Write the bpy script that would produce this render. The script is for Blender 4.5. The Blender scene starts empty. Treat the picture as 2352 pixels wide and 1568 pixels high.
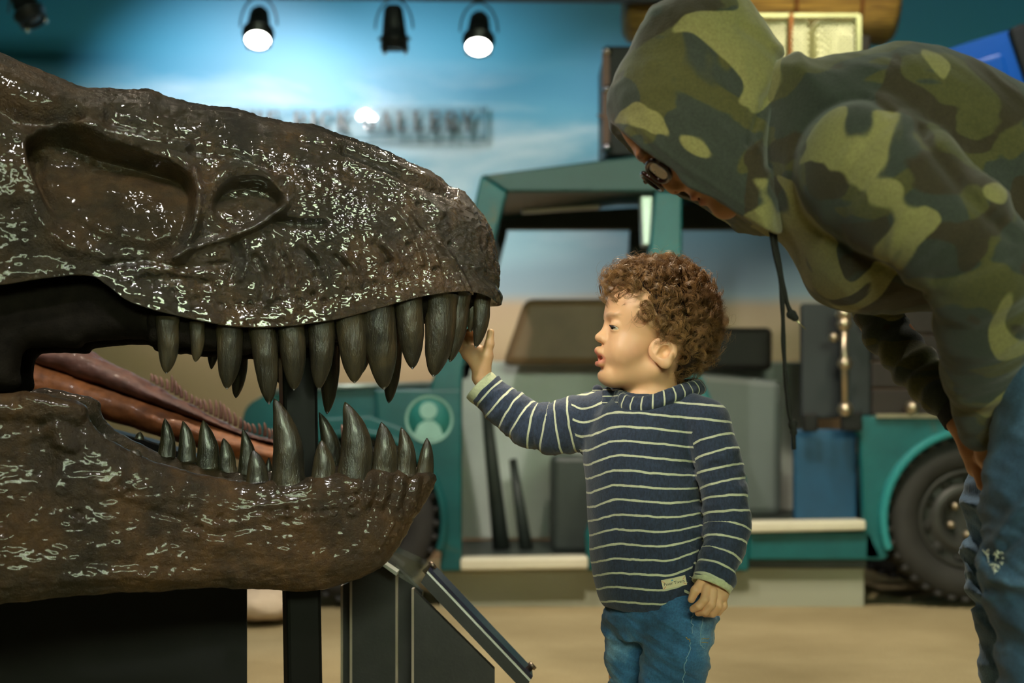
import bpy, math, random
import numpy as np
import openvdb
from mathutils import Vector, Matrix
random.seed(7)
RNG = np.random.default_rng(7)
SC = bpy.context.scene
COL = SC.collection

# ------------------------------------------------------------------ camera
F = 3267.0                # focal length in pixels of the 2352 x 1568 frame (50 mm on 36 mm)
CX, HY = 1176.0, 1000.0   # picture column of the axis, picture row of the horizon
CAMH = 0.60               # camera height over the floor
cam_d = bpy.data.cameras.new('camera')
cam = bpy.data.objects.new('camera', cam_d)
COL.objects.link(cam)
cam.location = (0, 0, CAMH)
cam.rotation_euler = (math.pi / 2, 0, 0)
cam_d.sensor_width = 36.0
cam_d.lens = F * 36.0 / 2352.0
cam_d.shift_y = (HY - 784.0) / 2352.0
cam_d.clip_start = 0.05
cam_d.clip_end = 60
cam_d.dof.use_dof = True
cam_d.dof.focus_distance = 2.38
cam_d.dof.aperture_fstop = 2.8
SC.camera = cam

# ------------------------------------------------------------------ colour management, world
SC.view_settings.view_transform = 'Standard'
SC.view_settings.look = 'None'
SC.view_settings.gamma = 1.0
SC.view_settings.use_curve_mapping = False
SC.view_settings.exposure = 0.0
W = bpy.data.worlds.new('world')
SC.world = W
W.use_nodes = True
W.node_tree.nodes['Background'].inputs[0].default_value = (0.75, 0.85, 0.8, 1)
W.node_tree.nodes['Background'].inputs[1].default_value = 0.02


def aim(o, target):
    d = Vector(target) - o.location
    o.rotation_euler = d.to_track_quat('-Z', 'Y').to_euler()


def spot(name, loc, target, power, color, size_deg=40, blend=0.6, radius=0.04):
    l = bpy.data.lights.new(name, 'SPOT')
    l.energy = power; l.color = color
    l.spot_size = math.radians(size_deg); l.spot_blend = blend
    l.shadow_soft_size = radius
    o = bpy.data.objects.new(name, l); COL.objects.link(o)
    o.location = loc; aim(o, target)
    return o


def area(name, loc, target, power, color, sx, sy):
    l = bpy.data.lights.new(name, 'AREA')
    l.energy = power; l.color = color
    l.shape = 'RECTANGLE'; l.size = sx; l.size_y = sy
    o = bpy.data.objects.new(name, l); COL.objects.link(o)
    o.location = loc; aim(o, target)
    return o


WINDOW = 50.0   # brightness of the daylight behind the window
WARM = (1.0, 0.86, 0.66)
NEUT = (1.0, 0.95, 0.86)
COOL = (0.86, 0.97, 1.0)
GREEN = (0.86, 1.0, 0.66)
# track spots on the mural
spot('mural_spot', (-1.3, 5.2, 2.75), (-1.36, 6.9, 2.08), 215, (1.0, 1.0, 1.0), 56, 1.0)
spot('mural_spot', (-0.84, 5.5, 2.42), (-0.50, 6.86, 2.0), 125, (1.0, 1.0, 0.97), 80, 1.0, 0.05)
spot('mural_spot', (0.55, 6.15, 3.05), (0.45, 6.9, 1.1), 62, NEUT, 74, 1.0)
spot('mural_spot', (-0.6, 5.6, 2.9), (-0.5, 6.9, 1.0), 70, NEUT, 70, 1.0)
# exhibit spots over the floor and the truck; added fills on load and fossil
spot('truck_spot', (-0.6, 3.3, 2.8), (0.0, 4.9, 0.7), 130, NEUT, 70, 0.9)
spot('truck_spot', (1.2, 3.6, 2.8), (1.1, 5.0, 0.3), 70, WARM, 60, 0.9)
spot('cage_spot', (1.25, 3.9, 3.0), (1.02, 5.2, 1.95), 260, (1.0, 0.95, 0.7), 24, 0.6)
spot('load_fill', (1.25, 4.4, 3.1), (1.2, 5.7, 2.3), 70, (1.0, 0.9, 0.65), 40, 0.7)  # added fill that brightens the reed roll
spot('load_fill', (2.0, 3.9, 2.95), (1.75, 5.1, 1.95), 70, (1, 1, 1), 30, 0.7)  # added fill for the blue container
spot('fossil_fill', (-0.75, 3.0, 2.9), (-0.62, 3.05, 0.65), 120, WARM, 40, 0.7)  # added fill to lift the fossil jaw
spot('floor_spot', (0.4, 3.0, 2.8), (0.6, 3.8, 0.0), 270, (1.0, .9, .72), 80, 0.9)
# skull and visitors
spot('skull_spot', (0.25, 0.15, 2.9), (-0.42, 2.3, 1.02), 150, (1, 0.98, 0.95), 27, 0.8, 0.07)
spot('skull_spot', (-0.45, 0.55, 2.95), (-0.52, 2.25, 1.12), 100, (1, 0.97, 0.9), 30, 0.8, 0.07)
spot('skull_rim_spot', (-1.5, 3.2, 2.8), (-0.75, 2.3, 1.1), 35, WARM, 45, 0.7, 0.06)
spot('child_spot', (-0.75, 1.45, 1.75), (0.16, 2.36, 0.80), 78, (1.0, 0.94, 0.82), 24, 0.9, 0.06)
spot('child_spot', (0.2, 3.2, 2.7), (0.25, 2.4, 0.8), 150, (1.0, 0.88, 0.66), 34, 0.8, 0.06)
spot('adult_spot', (-0.25, 1.25, 1.35), (0.3, 2.05, 1.0), 9, (1.0, 0.85, 0.65), 20, 0.8, 0.05)  # added fill in place of bounce light on the adult's face
spot('adult_spot', (0.15, 0.7, 2.5), (0.72, 2.05, 0.42), 26, (1.0, 0.92, 0.78), 20, 0.9, 0.06)  # added fill on the adult's hands and jeans
spot('adult_spot', (0.75, 2.9, 2.8), (0.6, 2.05, 1.1), 34, (1.0, 0.95, 0.8), 50, 0.8, 0.08)

# ------------------------------------------------------------------ helpers: picture <-> place
def P(px, py, Y):
    """the point at distance Y from the camera plane seen at picture column px, row py"""
    return np.array([(px - CX) * Y / F, Y, CAMH + (HY - py) * Y / F])


def proj(p):
    p = np.asarray(p)
    return CX + F * p[..., 0] / p[..., 1], HY - F * (p[..., 2] - CAMH) / p[..., 1]


def unit(v):
    v = np.asarray(v, float)
    return v / (np.linalg.norm(v) + 1e-12)


# ------------------------------------------------------------------ helpers: noise
def _grad(ix, iy, iz):
    h = (ix.astype(np.int64) * 374761393 + iy.astype(np.int64) * 668265263 + iz.astype(np.int64) * 2147483647) & 0xffffffff
    h = ((h ^ (h >> 13)) * 1274126177) & 0xffffffff
    h = h ^ (h >> 16)
    return h


def perlin(p):
    p = np.asarray(p, np.float64)
    i = np.floor(p).astype(np.int64)
    f = p - i
    u = f * f * f * (f * (f * 6 - 15) + 10)
    out = np.zeros(len(p))
    for dx in (0, 1):
        wx = u[:, 0] if dx else 1 - u[:, 0]
        for dy in (0, 1):
            wy = u[:, 1] if dy else 1 - u[:, 1]
            for dz in (0, 1):
                wz = u[:, 2] if dz else 1 - u[:, 2]
                h = _grad(i[:, 0] + dx, i[:, 1] + dy, i[:, 2] + dz)
                gx = ((h & 255) / 127.5) - 1
                gy = (((h >> 8) & 255) / 127.5) - 1
                gz = (((h >> 16) & 255) / 127.5) - 1
                out += wx * wy * wz * (gx * (f[:, 0] - dx) + gy * (f[:, 1] - dy) + gz * (f[:, 2] - dz))
    return out


def fbm(p, octv=4, gain=0.5, ridged=False):
    a, s, t = 1.0, np.zeros(len(p)), 1.0
    for k in range(octv):
        n = perlin(np.asarray(p) * t + 17.3 * k)
        if ridged:
            n = 0.5 - np.abs(n) * 1.6
        s += a * n
        a *= gain; t *= 2.03
    return s


def sstep(a, b, x):
    t = np.clip((x - a) / (b - a), 0, 1)
    return t * t * (3 - 2 * t)


# ------------------------------------------------------------------ helpers: objects
def empty(name, loc, label=None, cat=None, group=None):
    o = bpy.data.objects.new(name, None)
    COL.objects.link(o)
    o.empty_display_size = 0.1
    o.location = loc
    tag(o, label, cat, group)
    return o


def tag(o, label=None, cat=None, group=None, kind=None):
    if label: o['label'] = label
    if cat: o['category'] = cat
    if group: o['group'] = group
    if kind: o['kind'] = kind
    return o


def obj(name, v, faces, mat, parent=None, smooth=True, attrs=None, label=None, loc=None):
    """one mesh object from world vertices and a list of (n,3)/(n,4) index arrays (or a list of faces)"""
    v = np.asarray(v, np.float64).reshape(-1, 3)
    root = parent
    off = np.zeros(3)
    while root is not None:
        off += np.array(root.location); root = root.parent
    base = np.array(loc) if loc is not None else np.zeros(3)
    if parent is None and loc is None:
        base = np.array([(v[:, 0].min() + v[:, 0].max()) / 2, (v[:, 1].min() + v[:, 1].max()) / 2, v[:, 2].min()])
    elif loc is not None:
        base = np.array(loc) - off
    vl = v - off - base
    me = bpy.data.meshes.new(name)
    if isinstance(faces, np.ndarray): faces = [faces]
    if len(faces) and isinstance(faces[0], np.ndarray):
        me.vertices.add(len(vl)); me.vertices.foreach_set('co', vl.astype(np.float32).ravel())
        faces = [f for f in faces if len(f)]
        loops = np.concatenate([f.ravel() for f in faces]).astype(np.int32)
        tot = np.concatenate([np.full(len(f), f.shape[1]) for f in faces]).astype(np.int32)
        start = np.concatenate([[0], np.cumsum(tot)[:-1]]).astype(np.int32)
        me.loops.add(len(loops)); me.loops.foreach_set('vertex_index', loops)
        me.polygons.add(len(tot)); me.polygons.foreach_set('loop_start', start)
        me.update(calc_edges=True)
    else:
        me.from_pydata([tuple(x) for x in vl], [], [tuple(int(i) for i in f) for f in faces])
    me.polygons.foreach_set('use_smooth', np.full(len(me.polygons), bool(smooth)))
    if attrs:
        for k, a in attrs.items():
            at = me.attributes.new(k, 'FLOAT', 'POINT')
            at.data.foreach_set('value', np.asarray(a, np.float32))
    me.materials.append(mat)
    me.validate()
    me.update()
    o = bpy.data.objects.new(name, me)
    COL.objects.link(o)
    o.location = base
    if parent is not None: o.parent = parent
    if label: o['label'] = label
    return o


def struct(o):
    o['kind'] = 'structure'
    return o


class MB:
    """collects boxes, prisms, tubes and lathes into one mesh"""
    def __init__(self): self.v = []; self.f = []; self.n = 0

    def add(self, v, f):
        v = np.asarray(v, float).reshape(-1, 3)
        self.v.append(v)
        self.f += [tuple(int(i) + self.n for i in q) for q in f]
        self.n += len(v)
        return self

    def box(self, lo, hi, bev=0.0):
        lo = np.minimum(lo, hi).astype(float); hi2 = np.maximum(lo, hi).astype(float)
        lo0 = np.array(lo); hi = hi2
        if bev <= 0:
            v = [(x, y, z) for x in (lo0[0], hi[0]) for y in (lo0[1], hi[1]) for z in (lo0[2], hi[2])]
            f = [(0, 1, 3, 2), (4, 6, 7, 5), (0, 4, 5, 1), (2, 3, 7, 6), (0, 2, 6, 4), (1, 5, 7, 3)]
            return self.add(v, f)
        import bmesh
        bm = bmesh.new(); bmesh.ops.create_cube(bm, size=1)
        for q in bm.verts:
            q.co = Vector((lo0[i] + (q.co[i] + .5) * (hi[i] - lo0[i]) for i in range(3)))
        bmesh.ops.bevel(bm, geom=list(bm.edges), offset=min(bev, 0.45 * min(hi - lo0)), segments=3, profile=0.5, affect='EDGES')
        v = [tuple(q.co) for q in bm.verts]; f = [[q.index for q in g.verts] for g in bm.faces]
        bm.free()
        return self.add(v, f)

    def prism(self, pts3, ext):
        """polygon of 3-D points pushed along ext"""
        p = np.asarray(pts3, float); n = len(p); ext = np.asarray(ext, float)
        v = np.concatenate([p, p + ext])
        f = [tuple(range(n - 1, -1, -1)), tuple(range(n, 2 * n))]
        f += [(i, (i + 1) % n, n + (i + 1) % n, n + i) for i in range(n)]
        return self.add(v, f)

    def tube(self, pts, r, seg=10, close=False, cap=True, flat=1.0):
        p = np.asarray(pts, float); n = len(p)
        r = np.broadcast_to(np.asarray(r, float), (n,))
        t = np.gradient(p, axis=0) if not close else np.roll(p, -1, 0) - np.roll(p, 1, 0)
        t /= np.linalg.norm(t, axis=1, keepdims=True) + 1e-12
        up = np.array([0, 0, 1.0]) if abs(t[0][2]) < 0.9 else np.array([1.0, 0, 0])
        a = unit(np.cross(t[0], up)); rows = []
        for i in range(n):
            a = unit(a - t[i] * np.dot(a, t[i])); b = np.cross(t[i], a)
            th = np.linspace(0, 2 * np.pi, seg, endpoint=False)
            rows.append(p[i] + r[i] * (np.outer(np.cos(th), a) + flat * np.outer(np.sin(th), b)))
        v = np.concatenate(rows); f = []
        for i in range(n if close else n - 1):
            j = (i + 1) % n
            for k in range(seg):
                k2 = (k + 1) % seg
                f.append((i * seg + k, i * seg + k2, j * seg + k2, j * seg + k))
        if cap and not close:
            f.append(tuple(range(seg - 1, -1, -1))); f.append(tuple((n - 1) * seg + k for k in range(seg)))
        return self.add(v, f)

    def lathe(self, prof, c, axis, seg=32, ang=2 * math.pi, caps=True):
        """prof: list of (radius, along axis)"""
        axis = unit(axis)
        u = unit(np.cross(axis, [0, 0, 1.0] if abs(axis[2]) < .9 else [1.0, 0, 0])); w = np.cross(axis, u)
        th = np.linspace(0, ang, seg, endpoint=False)
        v = []
        for r, h in prof:
            v.append(np.asarray(c) + axis * h + r * (np.outer(np.cos(th), u) + np.outer(np.sin(th), w)))
        v = np.concatenate(v); f = []
        for i in range(len(prof) - 1):
            for k in range(seg):
                k2 = (k + 1) % seg
                f.append((i * seg + k, i * seg + k2, (i + 1) * seg + k2, (i + 1) * seg + k))
        if caps and prof[0][0] > 1e-6: f.append(tuple(range(seg - 1, -1, -1)))
        if caps and prof[-1][0] > 1e-6: f.append(tuple((len(prof) - 1) * seg + k for k in range(seg)))
        return self.add(v, f)

    def build(self, name, mat, parent=None, smooth=False, label=None, loc=None, bevel=0):
        o = obj(name, np.concatenate(self.v), self.f, mat, parent, smooth, None, label, loc)
        if smooth == 'auto' or bevel:
            pass
        if bevel:
            m = o.modifiers.new('bevel', 'BEVEL'); m.width = bevel; m.segments = 2; m.limit_method = 'ANGLE'
        return o


def catmull(pts, n=8, closed=True):
    p = np.asarray(pts, float); m = len(p); out = []
    rng = range(m if closed else m - 1)
    for i in rng:
        if closed: a, b, c, d = p[i - 1], p[i], p[(i + 1) % m], p[(i + 2) % m]
        else: a, b, c, d = p[max(i - 1, 0)], p[i], p[i + 1], p[min(i + 2, m - 1)]
        for t in np.linspace(0, 1, n, endpoint=False):
            out.append(0.5 * (2 * b + (c - a) * t + (2 * a - 5 * b + 4 * c - d) * t * t + (3 * b - a - 3 * c + d) * t ** 3))
    if not closed: out.append(p[-1])
    return np.array(out)


def poly_sdf(x, y, poly):
    """signed distance (negative inside) of points to a closed polygon"""
    d = np.full(len(x), 1e9); s = np.ones(len(x))
    n = len(poly)
    for i in range(n):
        a = poly[i]; b = poly[i - 1]
        ex, ey = b[0] - a[0], b[1] - a[1]
        wx, wy = x - a[0], y - a[1]
        t = np.clip((wx * ex + wy * ey) / (ex * ex + ey * ey + 1e-18), 0, 1)
        d = np.minimum(d, (wx - ex * t) ** 2 + (wy - ey * t) ** 2)
        c1 = y >= a[1]; c2 = y < b[1]; c3 = ex * wy > ey * wx
        flip = (c1 & c2 & c3) | (~c1 & ~c2 & ~c3)
        s = np.where(flip, -s, s)
    return s * np.sqrt(d)


def line_d(px, py, pts):
    d = np.full(len(px), 1e9); s = np.zeros(len(px))
    for i in range(len(pts) - 1):
        a, b = np.array(pts[i], float), np.array(pts[i + 1], float)
        e = b - a; tq = np.clip(((px - a[0]) * e[0] + (py - a[1]) * e[1]) / (e @ e), 0, 1)
        q = np.hypot(px - a[0] - tq * e[0], py - a[1] - tq * e[1])
        d = np.minimum(d, q)
    return d


# ------------------------------------------------------------------ helpers: solid modelling by distance fields
def smin(a, b, k):
    if k <= 0: return np.minimum(a, b)
    h = np.clip(0.5 + 0.5 * (b - a) / k, 0, 1)
    return b + (a - b) * h - k * h * (1 - h)


class Field:
    def __init__(self): self.ops = []; self.lo = np.full(3, 1e9); self.hi = np.full(3, -1e9)

    def op(self, fn, lo, hi, k=0.0, sub=False, inter=False):
        lo = np.asarray(lo, float); hi = np.asarray(hi, float)
        self.ops.append((fn, lo, hi, k, sub, inter))
        if not sub and not inter:
            self.lo = np.minimum(self.lo, lo); self.hi = np.maximum(self.hi, hi)
        return self

    def ell(self, c, r, R=None, k=0.0, sub=False):
        c = np.asarray(c, float); r = np.asarray(r, float)
        m = r.max() if R is not None else r
        def fn(p):
            q = p - c
            if R is not None: q = q @ R.T      # rows of R: local axes
            a = np.sqrt(((q / r) ** 2).sum(1)); b = np.sqrt(((q / r ** 2) ** 2).sum(1))
            return a * (a - 1) / (b + 1e-9)
        return self.op(fn, c - m, c + m, k, sub)

    def cone(self, a, b, ra, rb, k=0.0, sub=False):
        a = np.asarray(a, float); b = np.asarray(b, float)
        ba = b - a; L2 = max((ba * ba).sum(), 1e-12)
        def fn(p):
            t = np.clip(((p - a) @ ba) / L2, 0, 1)
            return np.linalg.norm(p - a - t[:, None] * ba, axis=1) - (ra + (rb - ra) * t)
        return self.op(fn, np.minimum(a - ra, b - rb), np.maximum(a + ra, b + rb), k, sub)

    def chain(self, pts, rs, k=0.0, k0=None):
        for i in range(len(pts) - 1):
            self.cone(pts[i], pts[i + 1], rs[i], rs[i + 1], k if (i or k0 is None) else k0)
        return self

    def box(self, c, h, R=None, rad=0.0, k=0.0, sub=False):
        c = np.asarray(c, float); h = np.asarray(h, float)
        m = np.linalg.norm(h) + rad
        def fn(p):
            q = p - c
            if R is not None: q = q @ R.T
            q = np.abs(q) - (h - rad)
            return np.linalg.norm(np.maximum(q, 0), axis=1) + np.minimum(q.max(1), 0) - rad
        return self.op(fn, c - m, c + m, k, sub)

    def plane(self, c, n, lo, hi, k=0.0):
        """cuts away what lies on the side of n, inside the box lo..hi"""
        c = np.asarray(c, float); n = unit(n)
        def fn(p): return (c - p) @ n * -1.0
        lo = np.asarray(lo, float); hi = np.asarray(hi, float)
        def fn2(p): return -((p - c) @ n)
        return self.op(fn2, lo, hi, k, sub=True)

    def loft(self, zs, cx, cy, r1, r2, e1, k=0.0):
        """ellipses stacked up z; e1: plan direction of r1"""
        o = np.argsort(zs); zs = np.asarray(zs, float)[o]
        cx, cy, r1, r2 = (np.asarray(q, float)[o] for q in (cx, cy, r1, r2))
        e1 = unit(np.array([e1[0], e1[1]])); e2 = np.array([-e1[1], e1[0]])
        def fn(p):
            z = np.clip(p[:, 2], zs[0], zs[-1])
            a = np.interp(z, zs, r1); b = np.interp(z, zs, r2)
            dx = p[:, 0] - np.interp(z, zs, cx); dy = p[:, 1] - np.interp(z, zs, cy)
            u = (dx * e1[0] + dy * e1[1]); w = dx * e2[0] + dy * e2[1]
            q = np.sqrt((u / a) ** 2 + (w / b) ** 2); g = np.sqrt((u / a ** 2) ** 2 + (w / b ** 2) ** 2) + 1e-9
            d = np.where(q > 1e-4, q * (q - 1) / g, -np.minimum(a, b))
            dz = np.maximum(zs[0] - p[:, 2], p[:, 2] - zs[-1])
            return np.maximum(d, dz) + np.where((d > 0) & (dz > 0), np.sqrt(np.maximum(d, 0) ** 2 + np.maximum(dz, 0) ** 2) - np.maximum(d, dz), 0)
        m = max(r1.max(), r2.max())
        return self.op(fn, (cx.min() - m, cy.min() - m, zs[0]), (cx.max() + m, cy.max() + m, zs[-1]), k)

    def puff(self, poly, Y0, wid, rnd, k=0.0, ax=None, cy=None):
        """an outline (world x, z) puffed up to half-width wid about the plane y = Y0, edges rounded over rnd"""
        poly = np.asarray(poly, float)
        lo = np.array([poly[:, 0].min(), Y0 - wid, poly[:, 1].min()]); hi = np.array([poly[:, 0].max(), Y0 + wid, poly[:, 1].max()])
        def fn(p):
            d = poly_sdf(p[:, 0], p[:, 2], poly)
            q = np.maximum(d + rnd, 0); c = (p[:, 1] - Y0) * rnd / wid
            return np.sqrt(q * q + c * c) - rnd
        return self.op(fn, lo, hi, k)

    def include(self, other, k=0.0):
        """joins another field, already cut to shape"""
        return self.op(lambda p: other.eval(p, .03), other.lo, other.hi, k)

    def eval(self, p, band):
        d = np.full(len(p), 0.2)
        for fn, lo, hi, k, sub, inter in self.ops:
            m = max(k * 1.5, band)
            idx = np.nonzero(((p > lo - m) & (p < hi + m)).all(1))[0]
            if len(idx) == 0: continue
            v = fn(p[idx])
            if sub: d[idx] = -smin(-d[idx], v, k)
            else: d[idx] = smin(d[idx], v, k)
        return d

    def mesh(self, res, warp=None, post=None):
        """warp: moves the points before the test; post(d, p): changes the distance"""
        B = 4
        lo = self.lo - 4 * res; hi = self.hi + 4 * res
        n = np.ceil((hi - lo) / (res * B)).astype(int)
        g = [lo[i] + (np.arange(n[i]) + 0.5) * B * res - 0.5 * res for i in range(3)]
        cc = np.stack(np.meshgrid(*g, indexing='ij'), -1).reshape(-1, 3)
        band = B * res * 2.2
        ev = lambda q: (lambda d: d if post is None else post(d, q))(self.eval(q if warp is None else warp(q), band))
        dc = np.concatenate([ev(cc[i:i + 400000]) for i in range(0, len(cc), 400000)])
        act = np.nonzero(np.abs(dc) < B * res * 1.5 + 0.002)[0]
        arr = np.repeat(np.repeat(np.repeat(dc.reshape(n), B, 0), B, 1), B, 2).astype(np.float32)
        bi = np.stack(np.unravel_index(act, n), -1) * B
        offs = np.stack(np.meshgrid(*[np.arange(B)] * 3, indexing='ij'), -1).reshape(-1, 3)
        for s in range(0, len(bi), 8000):
            ix = (bi[s:s + 8000, None, :] + offs[None]).reshape(-1, 3)
            arr[ix[:, 0], ix[:, 1], ix[:, 2]] = ev(lo + ix * res)
        arr = np.clip(arr, -3 * res, 3 * res)
        grid = openvdb.FloatGrid(3 * res)
        grid.copyFromArray(arr)
        pts, quads = grid.convertToQuads(0.0)
        v = lo + pts.astype(np.float64) * res
        q = quads.astype(np.int64)[:, ::-1]
        # outward winding
        a, b, c = v[q[:, 0]], v[q[:, 1]], v[q[:, 2]]
        nv = np.cross(b - a, c - a); vol = (a * nv).sum()
        cen = v.mean(0)
        if ((a - cen) * nv).sum() < 0: q = q[:, ::-1]
        return v, q


def vnormals(v, q):
    n = np.zeros_like(v)
    fn = np.cross(v[q[:, 2]] - v[q[:, 0]], v[q[:, 3]] - v[q[:, 1]])
    for k in range(4): np.add.at(n, q[:, k], fn)
    return n / (np.linalg.norm(n, axis=1, keepdims=True) + 1e-12)


def relax(v, q, it=2, amt=0.5):
    for _ in range(it):
        s = np.zeros_like(v); c = np.zeros(len(v))
        for k in range(4):
            for m in (1, 3):
                np.add.at(s, q[:, k], v[q[:, (k + m) % 4]]); np.add.at(c, q[:, k], 1)
        v = v * (1 - amt) + amt * s / np.maximum(c, 1)[:, None]
    return v


# ------------------------------------------------------------------ helpers: materials
def lin(r, g, b):
    f = lambda c: (c / 255 / 12.92) if c <= 10 else ((c / 255 + 0.055) / 1.055) ** 2.4
    return (f(r), f(g), f(b), 1)


class NT:
    def __init__(self, name):
        self.m = bpy.data.materials.new(name); self.m.use_nodes = True
        self.t = self.m.node_tree; self.b = self.t.nodes['Principled BSDF']
        self.tc = None

    def n(self, typ, **kw):
        q = self.t.nodes.new(typ)
        for k, v in kw.items():
            if hasattr(q, k): setattr(q, k, v)
            else: q.inputs[k.replace('_', ' ')].default_value = v
        return q

    def l(self, a, b): self.t.links.new(a, b)

    def coord(self, scale=(1, 1, 1)):
        if self.tc is None: self.tc = self.n('ShaderNodeTexCoord')
        mp = self.n('ShaderNodeMapping'); mp.inputs['Scale'].default_value = scale
        self.l(self.tc.outputs['Object'], mp.inputs['Vector'])
        return mp.outputs[0]

    def noise(self, scale, detail=4, rough=0.55, dist=0.0, sc=(1, 1, 1)):
        q = self.n('ShaderNodeTexNoise'); q.inputs['Scale'].default_value = scale; q.inputs['Detail'].default_value = detail
        q.inputs['Roughness'].default_value = rough; q.inputs['Distortion'].default_value = dist
        self.l(self.coord(sc), q.inputs['Vector'])
        return q.outputs['Fac']

    def ramp(self, fac, stops, interp='LINEAR'):
        q = self.n('ShaderNodeValToRGB'); q.color_ramp.interpolation = interp
        e = q.color_ramp.elements
        while len(e) < len(stops): e.new(0.5)
        for s, (p, c) in zip(e, stops): s.position = p; s.color = c if len(c) == 4 else (*c, 1)
        self.l(fac, q.inputs[0])
        return q.outputs[0]

    def mix(self, fac, a, b, blend='MIX'):
        q = self.n('ShaderNodeMix', data_type='RGBA', blend_type=blend)
        for s, x in ((0, fac), (6, a), (7, b)):
            if hasattr(x, 'is_linked'): self.l(x, q.inputs[s])
            else: q.inputs[s].default_value = x
        return q.outputs[2]

    def math(self, op, a, b=0.0, c=0.0):
        q = self.n('ShaderNodeMath', operation=op)
        for s, x in enumerate((a, b, c)):
            if hasattr(x, 'is_linked'): self.l(x, q.inputs[s])
            else: q.inputs[s].default_value = x
        return q.outputs[0]

    def attr(self, name):
        q = self.n('ShaderNodeAttribute'); q.attribute_name = name
        return q.outputs['Fac']

    def set(self, **kw):
        for k, v in kw.items():
            s = self.b.inputs[k.replace('_', ' ')]
            if hasattr(v, 'is_linked'): self.l(v, s)
            else: s.default_value = v
        return self

    def bump(self, h, strength=0.3, dist=0.005):
        q = self.n('ShaderNodeBump'); q.inputs['Strength'].default_value = strength; q.inputs['Distance'].default_value = dist
        self.l(h, q.inputs['Height']); self.l(q.outputs[0], self.b.inputs['Normal'])
        return self


def simple(name, col, rough=0.5, metal=0.0, var=0.15, vs=12, bump=0.1, bs=80, bd=0.002, **kw):
    """a painted or plain material: base colour with mottling and a fine bump"""
    t = NT(name)
    dark = tuple(c * (1 - var) for c in col[:3]) + (1,); lite = tuple(min(1, c * (1 + var)) for c in col[:3]) + (1,)
    t.set(Base_Color=t.ramp(t.noise(vs), [(0.3, dark), (0.7, lite)]), Roughness=rough, Metallic=metal)
    if bump: t.bump(t.noise(bs, 3), bump, bd)
    for k, v in kw.items(): t.set(**{k: v})
    return t.m


def glow(name, col, strength):
    t = NT(name)
    t.set(Base_Color=(*col, 1), Emission_Color=(*col, 1), Emission_Strength=strength)
    return t.m

# ------------------------------------------------------------------ materials of the place
def mural_mat():
    t = NT('mural_paint')
    sep = t.n('ShaderNodeSeparateXYZ'); t.l(t.coord(), sep.inputs[0])
    z = t.math('MULTIPLY', t.math('ADD', sep.outputs[2], t.math('MULTIPLY', t.math('SUBTRACT', t.noise(0.8, 3), 0.5), 0.25)), 1 / 3.2)
    sky = t.ramp(z, [(0.0, (0.42, 0.28, 0.16)), (0.30, (0.62, 0.42, 0.24)), (0.385, (0.66, 0.47, 0.29)), (0.405, (0.42, 0.56, 0.62)),
                     (0.50, (0.25, 0.47, 0.60)), (0.62, (0.11, 0.35, 0.52)), (0.78, (0.03, 0.26, 0.45)), (1.0, (0.01, 0.14, 0.30))])
    cl = t.ramp(t.noise(1.3, 5, 0.55, 0.4, (0.6, 1, 2.2)), [(0.46, (0, 0, 0)), (0.66, (1, 1, 1))])
    band = t.ramp(z, [(0.44, (0, 0, 0)), (0.54, (0.85,) * 3), (0.68, (0.6,) * 3), (0.76, (0, 0, 0))])
    f = t.math('MULTIPLY', cl, band)
    t.set(Base_Color=t.mix(f, sky, (0.74, 0.80, 0.84, 1)), Roughness=0.45)
    t.bump(t.noise(60, 2), 0.05)
    return t.m


def floor_mat():
    t = NT('tan_floor_covering')
    c = t.ramp(t.noise(1.6, 5, 0.6), [(0.3, lin(150, 132, 92)), (0.7, lin(186, 168, 126))])
    g = t.ramp(t.noise(230, 2), [(0.35, (0.72,) * 3), (0.65, (1.0,) * 3)])
    t.set(Base_Color=t.mix(1.0, c, g, 'MULTIPLY'), Roughness=0.85)
    t.bump(t.noise(300, 2), 0.3, 0.003)
    return t.m


M = {}
M['mural'] = mural_mat()
M['floor'] = floor_mat()
M['ceiling'] = simple('ceiling_paint', (0.012, 0.014, 0.016), 0.8)
M['darkwall'] = simple('dark_wall_paint', (0.02, 0.045, 0.055), 0.7)
M['black'] = simple('black_metal', (0.010, 0.010, 0.009), 0.5, 0.0, 0.2, 10, 0.08, 120, Specular_IOR_Level=0.25)
M['blackgloss'] = simple('black_powder_coat', (0.006, 0.006, 0.005), 0.35, 0.0, 0.2, 9, 0.04, 90, Specular_IOR_Level=0.2)
M['glass'] = None


def glass_mat(name, col=(0.9, 0.97, 0.95), rough=0.03, alpha=1.0):
    t = NT(name)
    t.set(Base_Color=(*col, 1), Roughness=rough, Transmission_Weight=1.0, IOR=1.45)
    return t.m




def clear_mat(name, gloss=0.10, tint=(0.97, 0.985, 0.98, 1)):
    """thin clear sheet: mostly see-through with a mirror-like sheen"""
    t = NT(name)
    tr_ = t.n('ShaderNodeBsdfTransparent'); tr_.inputs[0].default_value = tint
    gl_ = t.n('ShaderNodeBsdfGlossy'); gl_.inputs['Roughness'].default_value = 0.03
    mx = t.n('ShaderNodeMixShader'); mx.inputs[0].default_value = gloss
    t.l(tr_.outputs[0], mx.inputs[1]); t.l(gl_.outputs[0], mx.inputs[2])
    t.l(mx.outputs[0], t.t.nodes['Material Output'].inputs[0])
    return t.m


M['acrylic'] = clear_mat('clear_acrylic')
M['lamp_on'] = glow('lit_lamp_lens', (1.0, 0.99, 0.92), 14.0)

YB = 6.9


def plate(name, lo, hi, m):
    return struct(MB().box(lo, hi).build(name, m))


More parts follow.
